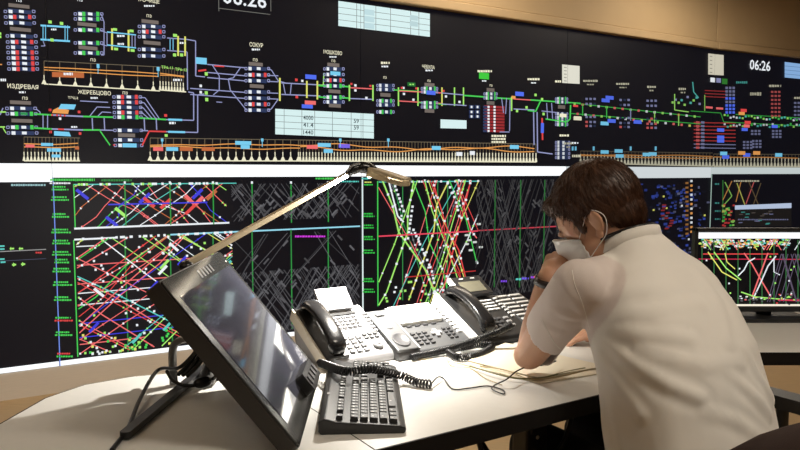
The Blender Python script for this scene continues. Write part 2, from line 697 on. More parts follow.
# ---- upper left
g.text('ПЗ', 19, 0.5, 3, C_W)
pillar(19, 6, 21)
for y, kd in ((11.5, ''), (17, 'r'), (23, '')):
    row(19.5 + (y - 11) * .05, y, 30, kd)
pillar(20.5, 29.5, 21)
for y, kd in ((36, ''), (42, 'r'), (47.3, ''), (52.5, 'r'), (58, 'r'), (63.5, 'r'), (69, 'r')):
    row(21.5 + (y - 36) * .05, y, 30, kd)
g.dots([(0, 33), (0, 40)], 2.5, C_LIME, 3)
g.L([(0, 64.5), (2, 64.5)], 1.4, C_OR)
g.bars(2, 80, 8, 3, C_W)


def junction(x0, x1, y0, y1, col, k=1):
    dy = (x1 - x0) * 0.06
    g.L([(x0, y0), (x1, y0 + dy)], 2.2, col)
    g.L([(x0, y1), (x1, y1 + dy)], 2.2, col)
    for x in (x0 + 2.5, x0 + 5, x1 - 5, x1 - 2.5):
        g.L([(x, y0), (x, y1 + 1)], 0.9, col)


junction(40.5, 70, 25.5, 39.5, C_LBL)
g.L([(43, 41), (45, 46), (41, 46)], 1, C_LAV)
for p in ((50, 22), (61.5, 23.5), (52, 40)):
    g.R(p[0], p[1], 3.4, 3.0, C_LIME)
g.bars(54, 29.5, 6, 2, C_W)
g.text('ПЗ', 80, 0, 3, C_W)
for y, kd in ((14, 'g'), (19, 'g'), (30, 'g'), (43, 'g'), (53, 'g')):
    row(88.5, y, 28, kd)
pillar(87, 24.6, 19)
pillar(88, 48, 19)
g.L([(101, 14), (104, 22), (104, 55), (101, 55)], 1.1, C_LAV)
g.L([(100, 30), (107, 33), (107, 46), (100, 44)], 1.0, C_LAV)
for x, y0, y1 in ((112, 28.5, 50), (128.5, 30, 51.5)):
    g.L([(x, y0), (x, y1)], 2.2, C_YEL)
    g.R(x + 3, y0 + 1, 4, 2.6, C_LIME)
    g.R(x + 4, y1 - 1, 4, 2.6, C_LIME)
g.L([(107, 32), (136, 35)], 1.5, C_LBL)
g.L([(107, 45), (136, 48)], 1.5, C_LBL)
for x in (132, 135):
    g.L([(x, 35), (x, 47)], 0.9, C_LAV)
g.bars(121, 36, 8, 2.2, C_W)
g.bars(121, 44, 7, 2.2, C_W)
g.text('МОЧИЩЕ', 149, 1.0, 4.4, C_CREAM, 21)
g.bars(149, 6, 10, 2, C_W)
g.text('ПЗ', 149, 16, 3, C_CREAM)
pillar(150, 21.8, 17)
for y, kd in ((26.5, ''), (31.8, 'r'), (36.8, ''), (49.5, ''), (56, '')):
    row(151.5, y, 26, kd)
pillar(152, 43, 17)
g.L([(167, 38), (187, 39.5), (195.5, 41), (195.5, 76), (205, 77)], 1.2, C_LAV)
g.L([(167, 50.5), (187, 52), (187.5, 90)], 1.2, C_LAV)
for x in (170, 173):
    g.L([(x, 39), (x, 50)], 0.9, C_LBL)
for x, y0, y1 in ((178, 36, 56), (185, 36.5, 56)):
    g.L([(x, y0), (x, y1)], 2.0, C_YEL)
    g.R(x - 3.5, y1 - 1, 3.2, 3, C_LIME)
g.R(175, 35.5, 4, 3, C_LIME)
g.bars(182, 43, 5, 2.2, C_W)


def bell_chart(x0, y0t, y0b, x1, y1t, y1b, step, col_top=C_CREAM, waves=2, amp=0.8, dense=False, k=1.0):
    """traction power chart: thin pins, orange load curves, pale bell feet on a base line"""
    d = lambda c: tuple(v * k for v in c)
    n = int((x1 - x0) / step)
    f = lambda a, b, x: a + (b - a) * (x - x0) / (x1 - x0)
    g.L([(x0, y0t), (x1, y1t)], 0.7, d(rgb(120, 110, 90)))
    g.L([(x0, y0b), (x1, y1b)], 1.3, d(C_CREAM))
    for i in range(n + 1):
        x = x0 + i * step
        t, b = f(y0t, y1t, x), f(y0b, y1b, x)
        g.L([(x, t), (x, b)], 0.5 if dense else 0.7, d(rgb(120, 105, 80)))
        m = min(step * 0.42, 2.6)
        g.Q([(x - m, b), (x + m, b), (x + 0.6, b - 4.5), (x - 0.6, b - 4.5)], d(C_CREAM))
        g.R(x, b - 7, 0.9, 4, d(C_CREAM))
    for wv in range(waves):
        ph = random.random() * 6
        pts = []
        x = x0
        while x <= x1:
            mid = f(y0t, y1t, x) + (f(y0b, y1b, x) - f(y0t, y1t, x)) * (0.27 + 0.13 * wv)
            pts.append((x, mid + amp * math.sin(x * 0.035 + ph) + amp * 0.6 * math.sin(x * 0.11 + ph * 2)))
            x += 6
        g.L(pts, 1.1, d(C_OR))


bell_chart(44, 61, 84, 160, 67, 91, 15.6, amp=0.2)
bell_chart(160, 67, 90, 186, 70, 92, 2.9, amp=1.2, dense=True)
g.Q([(52, 72), (84, 73), (84, 78), (52, 77)], C_BRN)
g.bars(68, 74, 9, 3, C_W)
g.text('ТР6-11', 167, 67.5, 3, C_LIME)
g.text('ТР6-12', 181, 69.5, 3, C_LIME)
for x, y in ((98, 66), (158, 69)):
    g.R(x, y, 2.8, 4, C_LBL)
    g.L([(x, y), (x, y + 8)], 0.8, C_LBL)
g.text('ПЗ', 93, 60, 3, C_CREAM)
g.bars(177, 80, 8, 2.5, C_W)

g.text('ИЗДРЕВАЯ', 23, 87, 5.4, C_CREAM, 31)
g.bars(22, 92.3, 6, 2, C_W)
g.text('ПЗ', 25, 98.3, 3, C_CREAM)
pillar(20.5, 102.6, 21)
row(21, 108.4, 30, '')
row(21.5, 113.8, 30, 'g')
g.R(24, 113.8, 7, 2.6, rgb(40, 150, 80))
pillar(22, 120.8, 21)
row(22, 127.3, 30, 'g')
row(22.5, 133, 30, '')
g.L([(0, 115), (3, 108)], 1.4, C_LAV)
g.L([(0, 112), (6, 112)], 1.6, C_LIME)
g.L([(0, 127), (5, 127)], 1.6, C_LIME)
g.L([(3, 128), (6, 133)], 1.2, C_LIME)
g.L([(36, 109), (40, 112), (40, 114)], 1.2, C_LAV)
g.L([(34, 114), (52, 115)], 1.9, C_GRN)
g.L([(34, 128), (52, 129)], 1.9, C_GRN)
for x in (43, 47.5):
    g.L([(x, 115), (x, 128)], 1.1, C_LAV)
g.L([(52, 115), (83, 116.5)], 1.8, C_LAV)
g.dots([(52, 115), (66, 115.7)], 1.8, C_RED, 3)
g.L([(52, 129), (83, 130)], 1.8, C_LAV)
g.R(61, 129.3, 6, 1.6, C_RED)
g.Q([(52, 113), (68, 114), (69, 110), (58, 107.5), (53, 110)], C_OR)
g.Q([(58, 109), (74, 109.5), (76, 104.6), (61, 104)], C_LBL)
g.Q([(54, 135.5), (71, 136.5), (69, 132), (54, 131)], C_LBL)
for x, y in ((50, 110), (79, 112), (50.5, 132), (80, 133.5)):
    g.R(x, y, 2.6, 2.6, C_RED)
g.R(60, 118.7, 2.5, 2.5, C_W)
g.bars(74, 127, 6, 2, C_W)
bell_chart(24, 137, 160.8, 80, 138, 161, 3.6, amp=0.8, dense=True)
g.R(30, 146, 9, 3, C_PINK)
g.R(47, 144.5, 12, 3, C_LBL)
g.R(54, 150, 14, 3.5, C_LBL)
g.R(56, 156, 9, 3, C_LBL)
g.R(77, 148, 4, 3, C_BRN)

g.text('ЖЕРЕБЦОВО', 94.5, 93, 5.0, C_CREAM, 33)
g.bars(94.5, 98, 8, 2, C_W)
g.text('ПЗ', 125, 93, 3, C_CREAM)
g.text('ТЭЦ-2', 73, 98, 3, C_CREAM)
for y, kd in ((97, 'r'), (102.3, 'r'), (107.4, ''), (112.6, 'r'), (117.2, 'g'), (130.4, ''), (140, ''), (145.4, '')):
    row(127 + (y - 97) * .03, y, 28, kd)
pillar(126.5, 135.3, 17)
g.R(129.5, 145.4, 14, 4, C_LBL)
g.L([(80, 101), (108, 102.4)], 1.1, C_LAV)
g.L([(89, 117), (97, 107), (110, 107.5)], 1.1, C_LAV)
g.L([(97, 117), (102, 112), (111, 112.6)], 1.1, C_LAV)
g.L([(83, 116.5), (113, 117.3)], 1.9, C_GRN)
g.L([(139, 118), (166, 119.6)], 1.9, C_GRN)
g.L([(83, 130), (100, 130)], 1.9, C_GRN)
g.L([(100, 130), (113, 130.4)], 1.3, C_LAV)
g.L([(100, 131), (110, 145.4)], 1.5, C_GRN)
for x in (92, 104, 144, 156):
    g.L([(x, 118), (x + 0.6, 130)], 1.3, C_LAV)
for a in range(4):
    y = 97.5 + a * 5
    g.L([(140, y), (145 - a, y + .3), (159 - a * 3.5, 118.5)], 1.1, C_LAV)
g.L([(141, 130.5), (148, 130.8)], 1.3, C_LAV)
g.L([(113, 145), (115, 145)], 1.6, C_RED)
g.L([(142, 145.5), (149, 131.2), (166, 131.7)], 1.7, C_RED)
g.L([(166, 119.6), (193.5, 120.4), (193.5, 93), (188, 92)], 1.3, C_LAV)
g.L([(166, 131.7), (197.5, 132.5), (197.5, 95), (204, 94)], 1.3, C_LAV)
g.L([(168, 119.6), (182, 120)], 2.4, C_LBL)
g.L([(168, 131.8), (185, 132.2)], 2.4, C_LBL)
g.R(165.5, 115.5, 3, 2.6, C_RED)
g.R(166, 135.5, 3, 2.6, C_LIME)
g.bars(172, 123, 6, 2.4, C_W)

# long chart along the bottom of the upper row
bell_chart(150, 138, 160.6, 300, 140, 161, 7.8, amp=0.8)
bell_chart(300, 140, 161, 536, 144, 162, 3.1, amp=1.6, dense=True)
for x, y, w, c in ((158, 149, 10, C_PINK), (172, 149, 12, C_LBL), (186, 149, 13, C_BRN), (208, 149, 13, C_BRN), (243, 143, 16, C_LBL), (245, 147, 9, C_LBL),
                   (312, 147, 11, C_PINK), (324, 145, 13, C_LBL), (328, 151, 9, C_LBL), (344, 146, 11, rgb(120, 100, 230)), (436, 148, 9, C_LBL), (514, 147, 9, C_LBL),
                   (459, 154, 6, C_W), (472, 153, 5, C_W)):
    g.R(x, y, w, 3.8, c)
for x in (162, 262, 340, 388):
    g.R(x, 140, 2.4, 3, C_LBL)
    g.L([(x, 140), (x, 147)], .8, C_LBL)

# ---- clock at the top
g.ring(244.5, 2, 52, 19, rgb(110, 110, 105))
g.text('06:26', 244.5, -1.3, 15, C_W, 44)
# tables
for quad, cols, rows_ in ((((338, 26), (429.5, 37), (429.5, 13.8), (338, 1)), (0.2, 0.28, 0.41, 0.57, 0.79, 0.88), 4),
                          (((275, 134.3), (373.5, 138.6), (373.5, 114), (275, 108.8)), (0.09, 0.27, 0.40, 0.58, 0.77, 0.89), 4)):
    g.Q(quad, C_TBL)
    bl, br, tr, tl = [Vector((p[0], p[1])) for p in quad]
    for cfr in cols:
        g.L([bl + (br - bl) * cfr, tl + (tr - tl) * cfr], 0.6, rgb(120, 130, 130))
    for r in range(1, rows_):
        g.L([bl + (tl - bl) * r / rows_, br + (tr - br) * r / rows_], 0.6, rgb(120, 130, 130))
g.text('4000', 308, 117.8, 4.4, rgb(60, 75, 80), 10)
g.text('41.4', 308, 125, 4.4, rgb(60, 75, 80), 10)
g.text('1440', 308, 132.4, 4.4, rgb(60, 75, 80), 10)
g.text('59', 356, 121, 4.4, rgb(60, 75, 80), 5)
g.text('59', 356, 127.6, 4.4, rgb(60, 75, 80), 5)
for y in (12.5, 19.3, 26):
    g.bars(369.5, y, 6, 2, rgb(130, 150, 150))
    g.R(369, y, 10, 5.6, rgb(190, 220, 225))
for y in (18, 24):
    g.R(413.5, y, 8, 5, rgb(185, 212, 215))

# ---- СОКУР
g.text('СОКУР', 256, 45, 4.4, C_CREAM, 13.5)
g.bars(256, 49.6, 9, 2, C_W)
g.text('ПЗ', 255, 60, 3, C_CREAM)
pillar(255.5, 64.3, 14)
pillar(256.5, 86.3, 14)
for y, kd in ((68.7, ''), (75, 'r'), (80.8, ''), (92, ''), (98.2, ''), (104.3, 'r'), (110.2, '')):
    row(257, y, 24, kd)
g.L([(195.5, 76), (196, 63), (196.5, 58)], 1.1, C_LAV)
g.R(201, 61, 11, 6.5, C_LBL)
for y in (64.5, 72.5, 77.6):
    g.L([(207, y), (245, y + 3.4)], 1.2, C_LAV)
for y in (89.5, 95.5):
    g.L([(190, y - 1), (245, y + 3)], 1.2, C_LAV)
g.L([(212, 65), (219, 76), (219, 90), (213, 95)], 1.1, C_LAV)
g.L([(240, 68), (233, 78), (228, 79), (230, 90), (246, 110)], 1.1, C_LAV)
g.L([(214, 66), (224, 66.6)], 1.6, C_RED)
g.L([(198, 71), (206, 70)], 2, C_RED)
for p in ((206, 74), (206, 93), (206.5, 99.6)):
    g.R(p[0], p[1], 3, 3.4, C_LIME)
for p in ((200.5, 86), (200.5, 92.3)):
    g.R(p[0], p[1], 2.4, 2.6, C_W)
g.L([(216, 102), (222, 102.4)], 1, C_LAV)
g.L([(268, 69), (271, 70), (278, 81), (285, 83)], 1.1, C_LAV)
for y in (75.5, 81.5, 93, 98.8):
    g.L([(268, y), (278, y + .4)], 1.1, C_LAV)
g.L([(268, 110), (271, 109), (278, 99)], 1.1, C_LAV)
g.L([(279.5, 78), (279.5, 101)], 2.0, C_YEL)
g.L([(281, 83), (320, 85)], 1.3, C_LAV)
g.L([(281, 94.5), (320, 96)], 1.3, C_LAV)
g.L([(283, 84), (285, 94)], 1, C_LAV)
g.L([(290, 94), (291, 84)], 1, C_LAV)
for p in ((296, 80), (296.5, 97)):
    g.R(p[0], p[1], 2.6, 2.6, C_RED)
g.R(302, 81, 2.2, 2.2, C_W)
g.R(310.5, 77, 11, 4.4, C_BLUE)
g.R(310, 102.7, 11, 3.8, C_PINK)
g.R(307, 106.5, 11, 3.8, C_BLUE)
for x, y0, y1, c in ((306.5, 81, 98, C_YEL), (317, 81, 99.5, C_YEL)):
    g.L([(x, y0), (x, y1)], 1.9, c)
g.L([(317, 85.5), (323, 85), (323.5, 73)], 1.2, C_LIME)
# ---- МОШКОВО
g.text('МОШКОВО', 332.5, 52.6, 4.0, C_CREAM, 18.5)
g.bars(333, 57, 8, 1.8, C_W)
g.text('ПЗ', 333, 61, 2.6, C_CREAM)
pillar(333, 65, 12)
pillar(334, 91.5, 12)
pillar(334.5, 105.7, 12)
for y, kd in ((69, ''), (74.6, ''), (80.3, 'r'), (86, 'g'), (97.3, 'g'), (102, '')):
    row(333.5, y, 20, kd)
g.R(335, 73.5, 10, 3.8, C_LBL)
for y in (86.2, 97.6):
    g.L([(318, y - .6), (326, y)], 1.7, C_GRN)
    g.L([(341, y), (350, y + .8)], 1.7, C_GRN)
for x in (349, 372.5):
    g.L([(x, 85), (x, 101)], 1.7, C_LIME)
g.L([(350, 87.8), (372, 89)], 1.3, C_PINK)
g.L([(350, 98.6), (372, 99.4)], 1.3, C_LAV)
for p in ((355, 85.5), (355, 90.5), (366, 98)):
    g.R(p[0], p[1], 2.3, 2.3, C_W)
for p in ((351, 84), (370, 86)):
    g.R(p[0], p[1], 2, 2, C_RED)


def small_station(cx, ys, w, kind=None, k=1.0, pill=()):
    for y in ys:
        row(cx, y, w, kind or random.choice(['', 'g', 'g', '']), k)
    for y in pill:
        pillar(cx, y, w * .6, k)


# ---- the line goes on to the right, smaller with distance
small_station(385, (85.6, 89.5, 101, 105, 112), 17, None, .9, (95,))
g.bars(384.5, 63, 8, 2.4, C_CREAM)
g.bars(384.5, 66.6, 7, 1.8, C_W)
g.text('ПЗ', 384.5, 77.6, 2.4, C_CREAM)
for x in (398, 417.5, 441.5, 454, 463):
    g.L([(x, 87.5), (x, 106)], 1.5, C_LIME if x != 441.5 else C_YEL)
g.L([(393, 90), (418, 91.5)], 1.4, C_GRN)
g.L([(398, 91), (441, 93)], 1.2, C_PINK)
g.L([(398, 101), (441, 103.5)], 1.2, C_PINK)
g.L([(418, 102.5), (426, 103)], 1.5, C_GRN)
g.L([(438, 104), (446, 104.5)], 1.5, C_GRN)
g.L([(441, 93), (463, 95)], 1.2, C_LAV)
g.L([(441, 104), (466, 105.6)], 1.2, C_LAV)
g.R(411, 84.5, 8, 4, rgb(30, 110, 50))
g.bars(411, 84.5, 4, 1.6, C_LIME)
for p in ((403, 88), (403.5, 94), (413, 99.8), (445.5, 96.5), (459, 102)):
    g.R(p[0], p[1], 2.2, 2.2, C_W)
for p in ((401.5, 88), (416, 88.5), (443, 91)):
    g.R(p[0], p[1], 2.2, 2, C_RED)
g.text('ЧЕБУЛА', 428, 67, 3.6, C_CREAM, 12.5)
g.bars(428.5, 70.5, 7, 1.8, C_W)
g.text('ПЗ', 428.5, 81, 2.4, C_CREAM)
pillar(429, 85, 10)
small_station(429, (88.6, 92, 103, 107), 16, 'g', .9, (111,))
g.R(430.5, 92.8, 9, 4, C_BLUE)
g.Q([(440, 128.2), (466, 128.8), (466, 120.4), (440, 119.4)], C_TBL)
g.L([(463, 95.5), (490, 97.4)], 1.7, C_GRN)
small_station(490, (94, 98), 13, 'g', .8, (90, 103))
g.R(483.5, 76, 10, 6.5, rgb(60, 200, 60))
g.bars(484, 71.3, 14, 2.4, C_CREAM)
g.bars(484, 81, 5, 1.6, C_W)
g.text('ПЗ', 490.5, 85.5, 2.2, C_CREAM)
for cx in (471, 477):
    for y in (107, 112, 116.5):
        g.R(cx, y, 5, 3.6, C_NAVY)
        g.R(cx, y, 1.8, 2.2, C_W)
for i in range(9):
    y = 107 + i * 3
    g.R(494, y, 20, 2.3, rgb(150, 40, 45))
    g.R(488, y, 2, 2, C_W)
    g.R(494, y, 2, 2, C_W)
    g.R(484.5, y, 4, 2.3, C_NAVY)
for y in (136, 139, 142):
    g.bars(498, y, 14, 2.2, C_CREAM)
g.L([(496, 98), (512, 99)], 1.7, C_GRN)
g.L([(501, 98), (503, 113)], .9, C_LAV)
g.L([(506, 98), (505, 114)], .9, C_LAV)
g.L([(509, 131), (509.5, 100)], 1.0, C_LAV)
g.L([(499, 132), (509, 132)], 1.0, C_LAV)
g.L([(511, 97), (511, 111)], 1.7, C_LIME)
g.R(519, 94, 8.5, 4.2, C_BLUE)
g.R(513, 97.5, 4, 3, C_OR)
g.L([(513, 99), (536, 100.5)], 1.2, C_PINK)
g.L([(513, 109), (534, 110)], 1.2, C_LAV)
g.L([(533, 110), (533.5, 145)], 1.3, C_LAV)
g.L([(536.5, 112), (537, 152), (552, 154)], 1.3, C_LAV)
g.L([(530, 100), (580, 103.5)], 1.6, C_GRN)
g.L([(527, 110.5), (535, 111.5), (541, 99)], 1.5, C_GRN)
g.L([(541, 111), (560, 113)], 1.0, C_LAV)
for p in ((526, 107.5), (516.5, 111), (543, 114), (541.5, 99.3), (535, 95)):
    g.R(p[0], p[1], 2.2, 2.6, C_LIME)
g.bars(533, 79.3, 12, 2.4, C_CREAM)
g.bars(533, 83, 5, 1.6, C_W)
g.L([(541.5, 118), (542, 140)], 1.8, C_RED)
g.R(541.8, 128, 3, 10, C_BLUE)
g.bars(558, 81.5, 7, 2.2, C_CREAM)
small_station(561, (99, 102, 114, 117.5, 121, 124.5), 12, '', .8, (107,))
g.R(562.5, 115.5, 7, 3.4, C_CREAM)
g.L([(545, 119), (566, 122), (569.5, 119), (570, 105)], 1.5, C_GRN)
for x in (546, 551):
    g.L([(x, 103), (x + 1, 119)], .9, C_LAV)
g.R(575, 106, 5, 2, C_RED)
g.R(577, 118, 7, 3.2, C_CREAM)
g.R(574, 104, 2, 2, C_RED)
for y in (142.5, 146, 149.5, 153.5, 157.5):
    row(562, y, 14, '', .7)
g.bars(563.5, 135.5, 9, 2.2, C_CREAM)
g.bars(574, 143, 6, 1.8, C_W)
# pale information card without its code
def card(x0, y0, x1, y1, col):
    g.Q([(x0, y1), (x1, y1 + 1), (x1, y0 + 1.6), (x0, y0)], col)
    w = x1 - x0
    for i in range(5):
        g.R(x0 + w * .18, y0 + 3 + i * (y1 - y0 - 5) / 4, w * .16, .9, tuple(c * .45 for c in col))


card(561.5, 64.5, 579, 83, rgb(222, 220, 205))

# upper row beyond the head: dimmer, seen at a slant
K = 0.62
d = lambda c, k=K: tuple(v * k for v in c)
g.L([(570, 103), (700, 117)], 1.1, d(C_GRN, .5))
g.L([(570, 113.5), (700, 124)], 1.1, d(C_GRN, .5))
for x in range(574, 700, 8):
    y = 103.5 + (x - 570) * .105
    g.R(x, y, 2.2, 2.2, d(random.choice([C_W, C_LIME, C_LIME, C_RED, C_PINK])))
    g.R(x + 3, y + 10, 2.2, 2.2, d(random.choice([C_W, C_LIME, C_LIME, C_YEL, C_PINK])))
    if x % 3 == 0:
        g.L([(x, y - 1), (x, y + 11)], 1.2, d(random.choice([C_LIME, C_GRN, C_LAV])))
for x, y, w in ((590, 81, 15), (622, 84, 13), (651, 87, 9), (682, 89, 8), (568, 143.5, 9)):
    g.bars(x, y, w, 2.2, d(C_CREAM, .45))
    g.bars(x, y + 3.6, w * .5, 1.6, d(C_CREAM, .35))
for x in (590, 624, 651):
    for y in (99, 104, 117, 122, 126):
        for dx in (-4, 0, 4):
            g.R(x + dx, y + (x - 590) * .03, 2.4, 2.2, d(random.choice([C_LAV, C_NAVY, C_LAV, C_PINK]), .5))
for x, y, c in ((605, 100.5, C_BLUE), (609, 97.8, C_BLUE), (604, 123.5, C_LBL), (611, 121, C_BLUE), (637, 122, C_BLUE), (577, 118.5, C_CREAM)):
    g.R(x, y, 8, 3.6, d(c, .85))
for i in range(10):
    x = 672 + i * 3
    g.R(x, 97 + random.random() * 8, 2.2, 2.2, d(random.choice([C_LIME, C_TEAL, C_LAV]), .6))
g.L([(674, 94), (674, 110), (688, 112)], 1.1, d(C_LIME, .7))
g.L([(692, 82), (693, 92), (698, 98)], 1.2, d(C_TEAL, .6))
# lower chart, right half
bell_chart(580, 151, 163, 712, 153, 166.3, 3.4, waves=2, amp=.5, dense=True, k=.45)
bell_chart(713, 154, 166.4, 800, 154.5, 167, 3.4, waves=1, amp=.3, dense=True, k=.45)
for x, y in ((604, 152), (618, 151), (619, 156), (646, 154.5), (652, 154)):
    g.R(x, y, 8, 3.4, d(C_LBL, .75))
for x in (572, 575, 593, 630, 655):
    g.R(x, 148.5, 1.8, 4, d(C_LBL, .7))
g.bars(576, 156, 9, 3, d(C_CREAM))
# last column block round the bend
card(707.5, 53.5, 723, 74.5, rgb(200, 194, 175))
g.R(712, 80, 4.5, 4.5, d(C_W, .9))
g.R(718, 80.5, 4.5, 4.5, d(C_LAV, .7))
g.R(724, 81.5, 5.5, 5.5, rgb(40, 110, 40))
g.text('06:26', 759.5, 65.5, 10, C_W, 20.5)
g.Q([(784, 77.5), (800, 79), (800, 64), (784, 62)], rgb(130, 170, 215))
for i in (1, 2, 3):
    g.L([(784, 62 + i * 4), (800, 63.5 + i * 4)], .6, rgb(90, 120, 160))
g.bars(741, 82.5, 11, 2.4, d(C_TEAL, .4))
g.bars(755, 94, 11, 3.4, d(C_CREAM, .35))
g.bars(774, 86, 11, 2.4, d(C_CREAM, .4))
g.bars(798, 98, 9, 2.2, d(C_CREAM, .4))
for i in range(3):
    g.L([(704, 90.5 + i * 3), (726, 91.5 + i * 3)], 1.0, d(C_RED, .35))
for p in ((708.5, 107.5), (719, 108.5)):
    g.R(p[0], p[1], 7, 2, d(C_PINK, .8))
for i in range(8):
    y = 88 + i * 3.5
    for x in (726, 729.5, 733):
        g.R(x, y, 2.4, 2.4, d(C_BLUE if i in (3, 5, 6, 7) else C_LAV, .85 if i in (3, 5, 6, 7) else .4))
for i in range(8):
    y = 122.5 + i * 3.6
    g.L([(693, y), (735, y + .7)], 1.1, d(C_RED if i < 6 else C_LAV, .42))
    g.R(697, y, 3.5, 2.2, d(C_PINK, .45))
    g.R(702, y, 3.5, 2.2, d(C_LAV, .45))
    if i in (2, 4, 5):
        g.R(720, y + .4, 7, 3.4, d(C_BLUE, .9))
g.L([(704, 95), (704, 111)], 1, d(C_LIME, .5))
g.L([(690, 111), (720, 113), (723, 122), (800, 126)], 1.0, d(C_GRN, .4))
g.L([(735, 114.5), (800, 118)], 1.0, d(C_GRN, .4))
for i in range(26):
    x = 724 + i * 3
    g.R(x, 115 + random.random() * 3 + (x - 724) * .04, 1.9, 1.9, d(random.choice([C_W, C_LIME, C_GRN, C_TEAL]), .65))
    g.R(x, 124 + random.random() * 3, 1.9, 1.9, d(random.choice([C_W, C_LIME, C_GRN, C_TEAL]), .5))
for p in ((743, 110.5, C_RED), (741, 113.5, C_OR), (747, 122.5, C_RED), (746, 126, C_PINK), (744, 129.5, C_BLUE), (774, 126.5, C_BLUE)):
    g.R(p[0], p[1], 6, 3, d(p[2], .9))
for cx, ys in ((755, range(131, 137, 3)), (775, range(92, 118, 4)), (776, range(131, 138, 3)), (798, range(103, 120, 4)), (747, range(142, 150, 3)), (756, range(141, 150, 3))):
    for y in ys:
        for dx in (-3.5, 0, 3.5):
            g.R(cx + dx, y, 2.4, 2, d(C_PINK if cx == 775 else C_LAV, .35))
for x, y, c in ((723, 153.5, C_LBL), (725, 157, C_BLUE), (746, 155, C_BLUE), (741, 153, C_OR), (756, 153, C_OR), (778, 155, C_LBL)):
    g.R(x, y, 7, 3.6, d(c, .8))

# ---- lower row
def Vl(x, y0, y1, w, col):
    t, z0 = wall_tz(x, y0)
    _, z1 = wall_tz(x, y1)
    sx, _ = g.scale(t, z0)
    a = w / 2 / sx
    g.poly([(t - a, z1), (t + a, z1), (t + a, z0), (t - a, z0)], col)


def Hl(x0, y, x1, w, col):
    t0, z = wall_tz(x0, y)
    t1, _ = wall_tz(x1, y)
    _, sz = g.scale((t0 + t1) / 2, z)
    a = w / 2 / sz
    g.poly([(t0, z - a), (t1, z - a), (t1, z + a), (t0, z + a)], col)


def zy(x, y):
    return wall_tz(x, y)[1]


def tx(x, y=250):
    return wall_tz(x, y)[0]


def bandrect(t0, t1, z0, z1, col):
    g.poly([(t0, z0), (t1, z0), (t1, z1), (t0, z1)], col)


WHT = (1.15, 1.18, 1.2)
bandrect(TS[0], TS[1], zy(20, 182), Z_MID, WHT)
bandrect(TS[1], TS[3], zy(200, 177), Z_MID, WHT)
bandrect(TS[3], TS[4], zy(655, 178), Z_MID, rgb(205, 212, 215))
bandrect(TS[4], TS[5], zy(740, 174), Z_MID, rgb(190, 200, 200))
for i in range(5):
    bandrect(TS[i], TS[i + 1], Z_LOW, zy(53, 361.6), WHT)


def dim(c, k):
    return tuple(v * k for v in c)


def wseg(a, b, wpx, col, tl, tr):
    """line in wall metres clipped to tl..tr; width in photo pixels"""
    if abs(b[0] - a[0]) > 1e-6:
        k0, k1 = (tl - a[0]) / (b[0] - a[0]), (tr - a[0]) / (b[0] - a[0])
        if k0 > k1:
            k0, k1 = k1, k0
        k0, k1 = max(0, k0), min(1, k1)
        if k1 <= k0:
            return None
    else:
        k0, k1 = 0, 1
    p = (a[0] + (b[0] - a[0]) * k0, a[1] + (b[1] - a[1]) * k0)
    q = (a[0] + (b[0] - a[0]) * k1, a[1] + (b[1] - a[1]) * k1)
    L = math.hypot(q[0] - p[0], q[1] - p[1])
    if L < 1e-4:
        return None
    sx, sz = g.scale((p[0] + q[0]) / 2, (p[1] + q[1]) / 2)
    w = wpx * .78 / sz / 2
    n = (-(q[1] - p[1]) / L * w, (q[0] - p[0]) / L * w)
    g.poly([(p[0] - n[0], p[1] - n[1]), (q[0] - n[0], q[1] - n[1]), (q[0] + n[0], q[1] + n[1]), (p[0] + n[0], p[1] + n[1])], col)
    return p, q


def dot(t, z, wpx, col):
    sx, sz = g.scale(t, z)
    a, b = wpx / 2 / sx, wpx / 2 / sz
    g.poly([(t - a, z - b), (t + a, z - b), (t + a, z + b), (t - a, z + b)], col)


def diag(t0, zt, zb, run, wpx, col, tl, tr, ndots=3, kink=True, dc=None):
    """a train path: falls from zt to zb while moving 'run' along the wall, with small stops"""
    pts = [(t0, zt)]
    n = random.randint(2, 4)
    for k in range(1, n + 1):
        f = k / n
        pts.append((t0 + run * f + (random.uniform(-.03, .03) if kink and k < n else 0), zt + (zb - zt) * f))
    for a, b in zip(pts[:-1], pts[1:]):
        r = wseg(a, b, wpx, col, tl, tr)
        if r:
            p, q = r
            for _ in range(ndots):
                if random.random() < .6:
                    f = random.random()
                    dot(p[0] + (q[0] - p[0]) * f, p[1] + (q[1] - p[1]) * f, random.choice((1.6, 1.9)), dc or random.choice((C_W, C_W, C_LIME, col)))


def hatch(tl, tr, zb, zt, n, col, blobs, run=(.2, .5)):
    for i in range(n):
        s = random.choice((-1, 1))
        rr = random.uniform(*run) * s * (zt - zb)
        t0 = random.uniform(tl - abs(rr), tr + abs(rr))
        wseg((t0, zt), (t0 + rr * 2.2, zb), .8, dim(col, random.uniform(.4, 1.1)), tl, tr)
    for i in range(blobs):
        t, z = random.uniform(tl + .03, tr - .03), random.uniform(zb + .03, zt - .03)
        s = random.choice((-1, 1))
        wseg((t, z), (t + .035 * s, z - .035), 2.4, dim(col, random.uniform(.5, 1.2)), tl, tr)


HATCH = rgb(92, 92, 96)
# first column: mostly empty screen
g.bars(28, 185, 34, 2.2, rgb(150, 190, 195))
Hl(0, 251.5, 46, .9, rgb(150, 150, 150))
Hl(0, 261, 46, .6, rgb(70, 75, 95))
for x, y in ((2, 246), (2, 249), (12, 248.5), (21, 248.5), (2, 259), (3, 262), (14, 264.5), (23, 264)):
    g.R(x, y, 4 if x > 5 else 5, 1.6, C_LIME if x > 5 else C_TEAL)
    if x > 5:
        g.Q([(x - 1, y + 2), (x - 1, y - 2), (x + 2.5 * (1 if y > 255 else -1), y)], C_LIME)
g.bars(39, 252.5, 7, 1.8, C_RED)

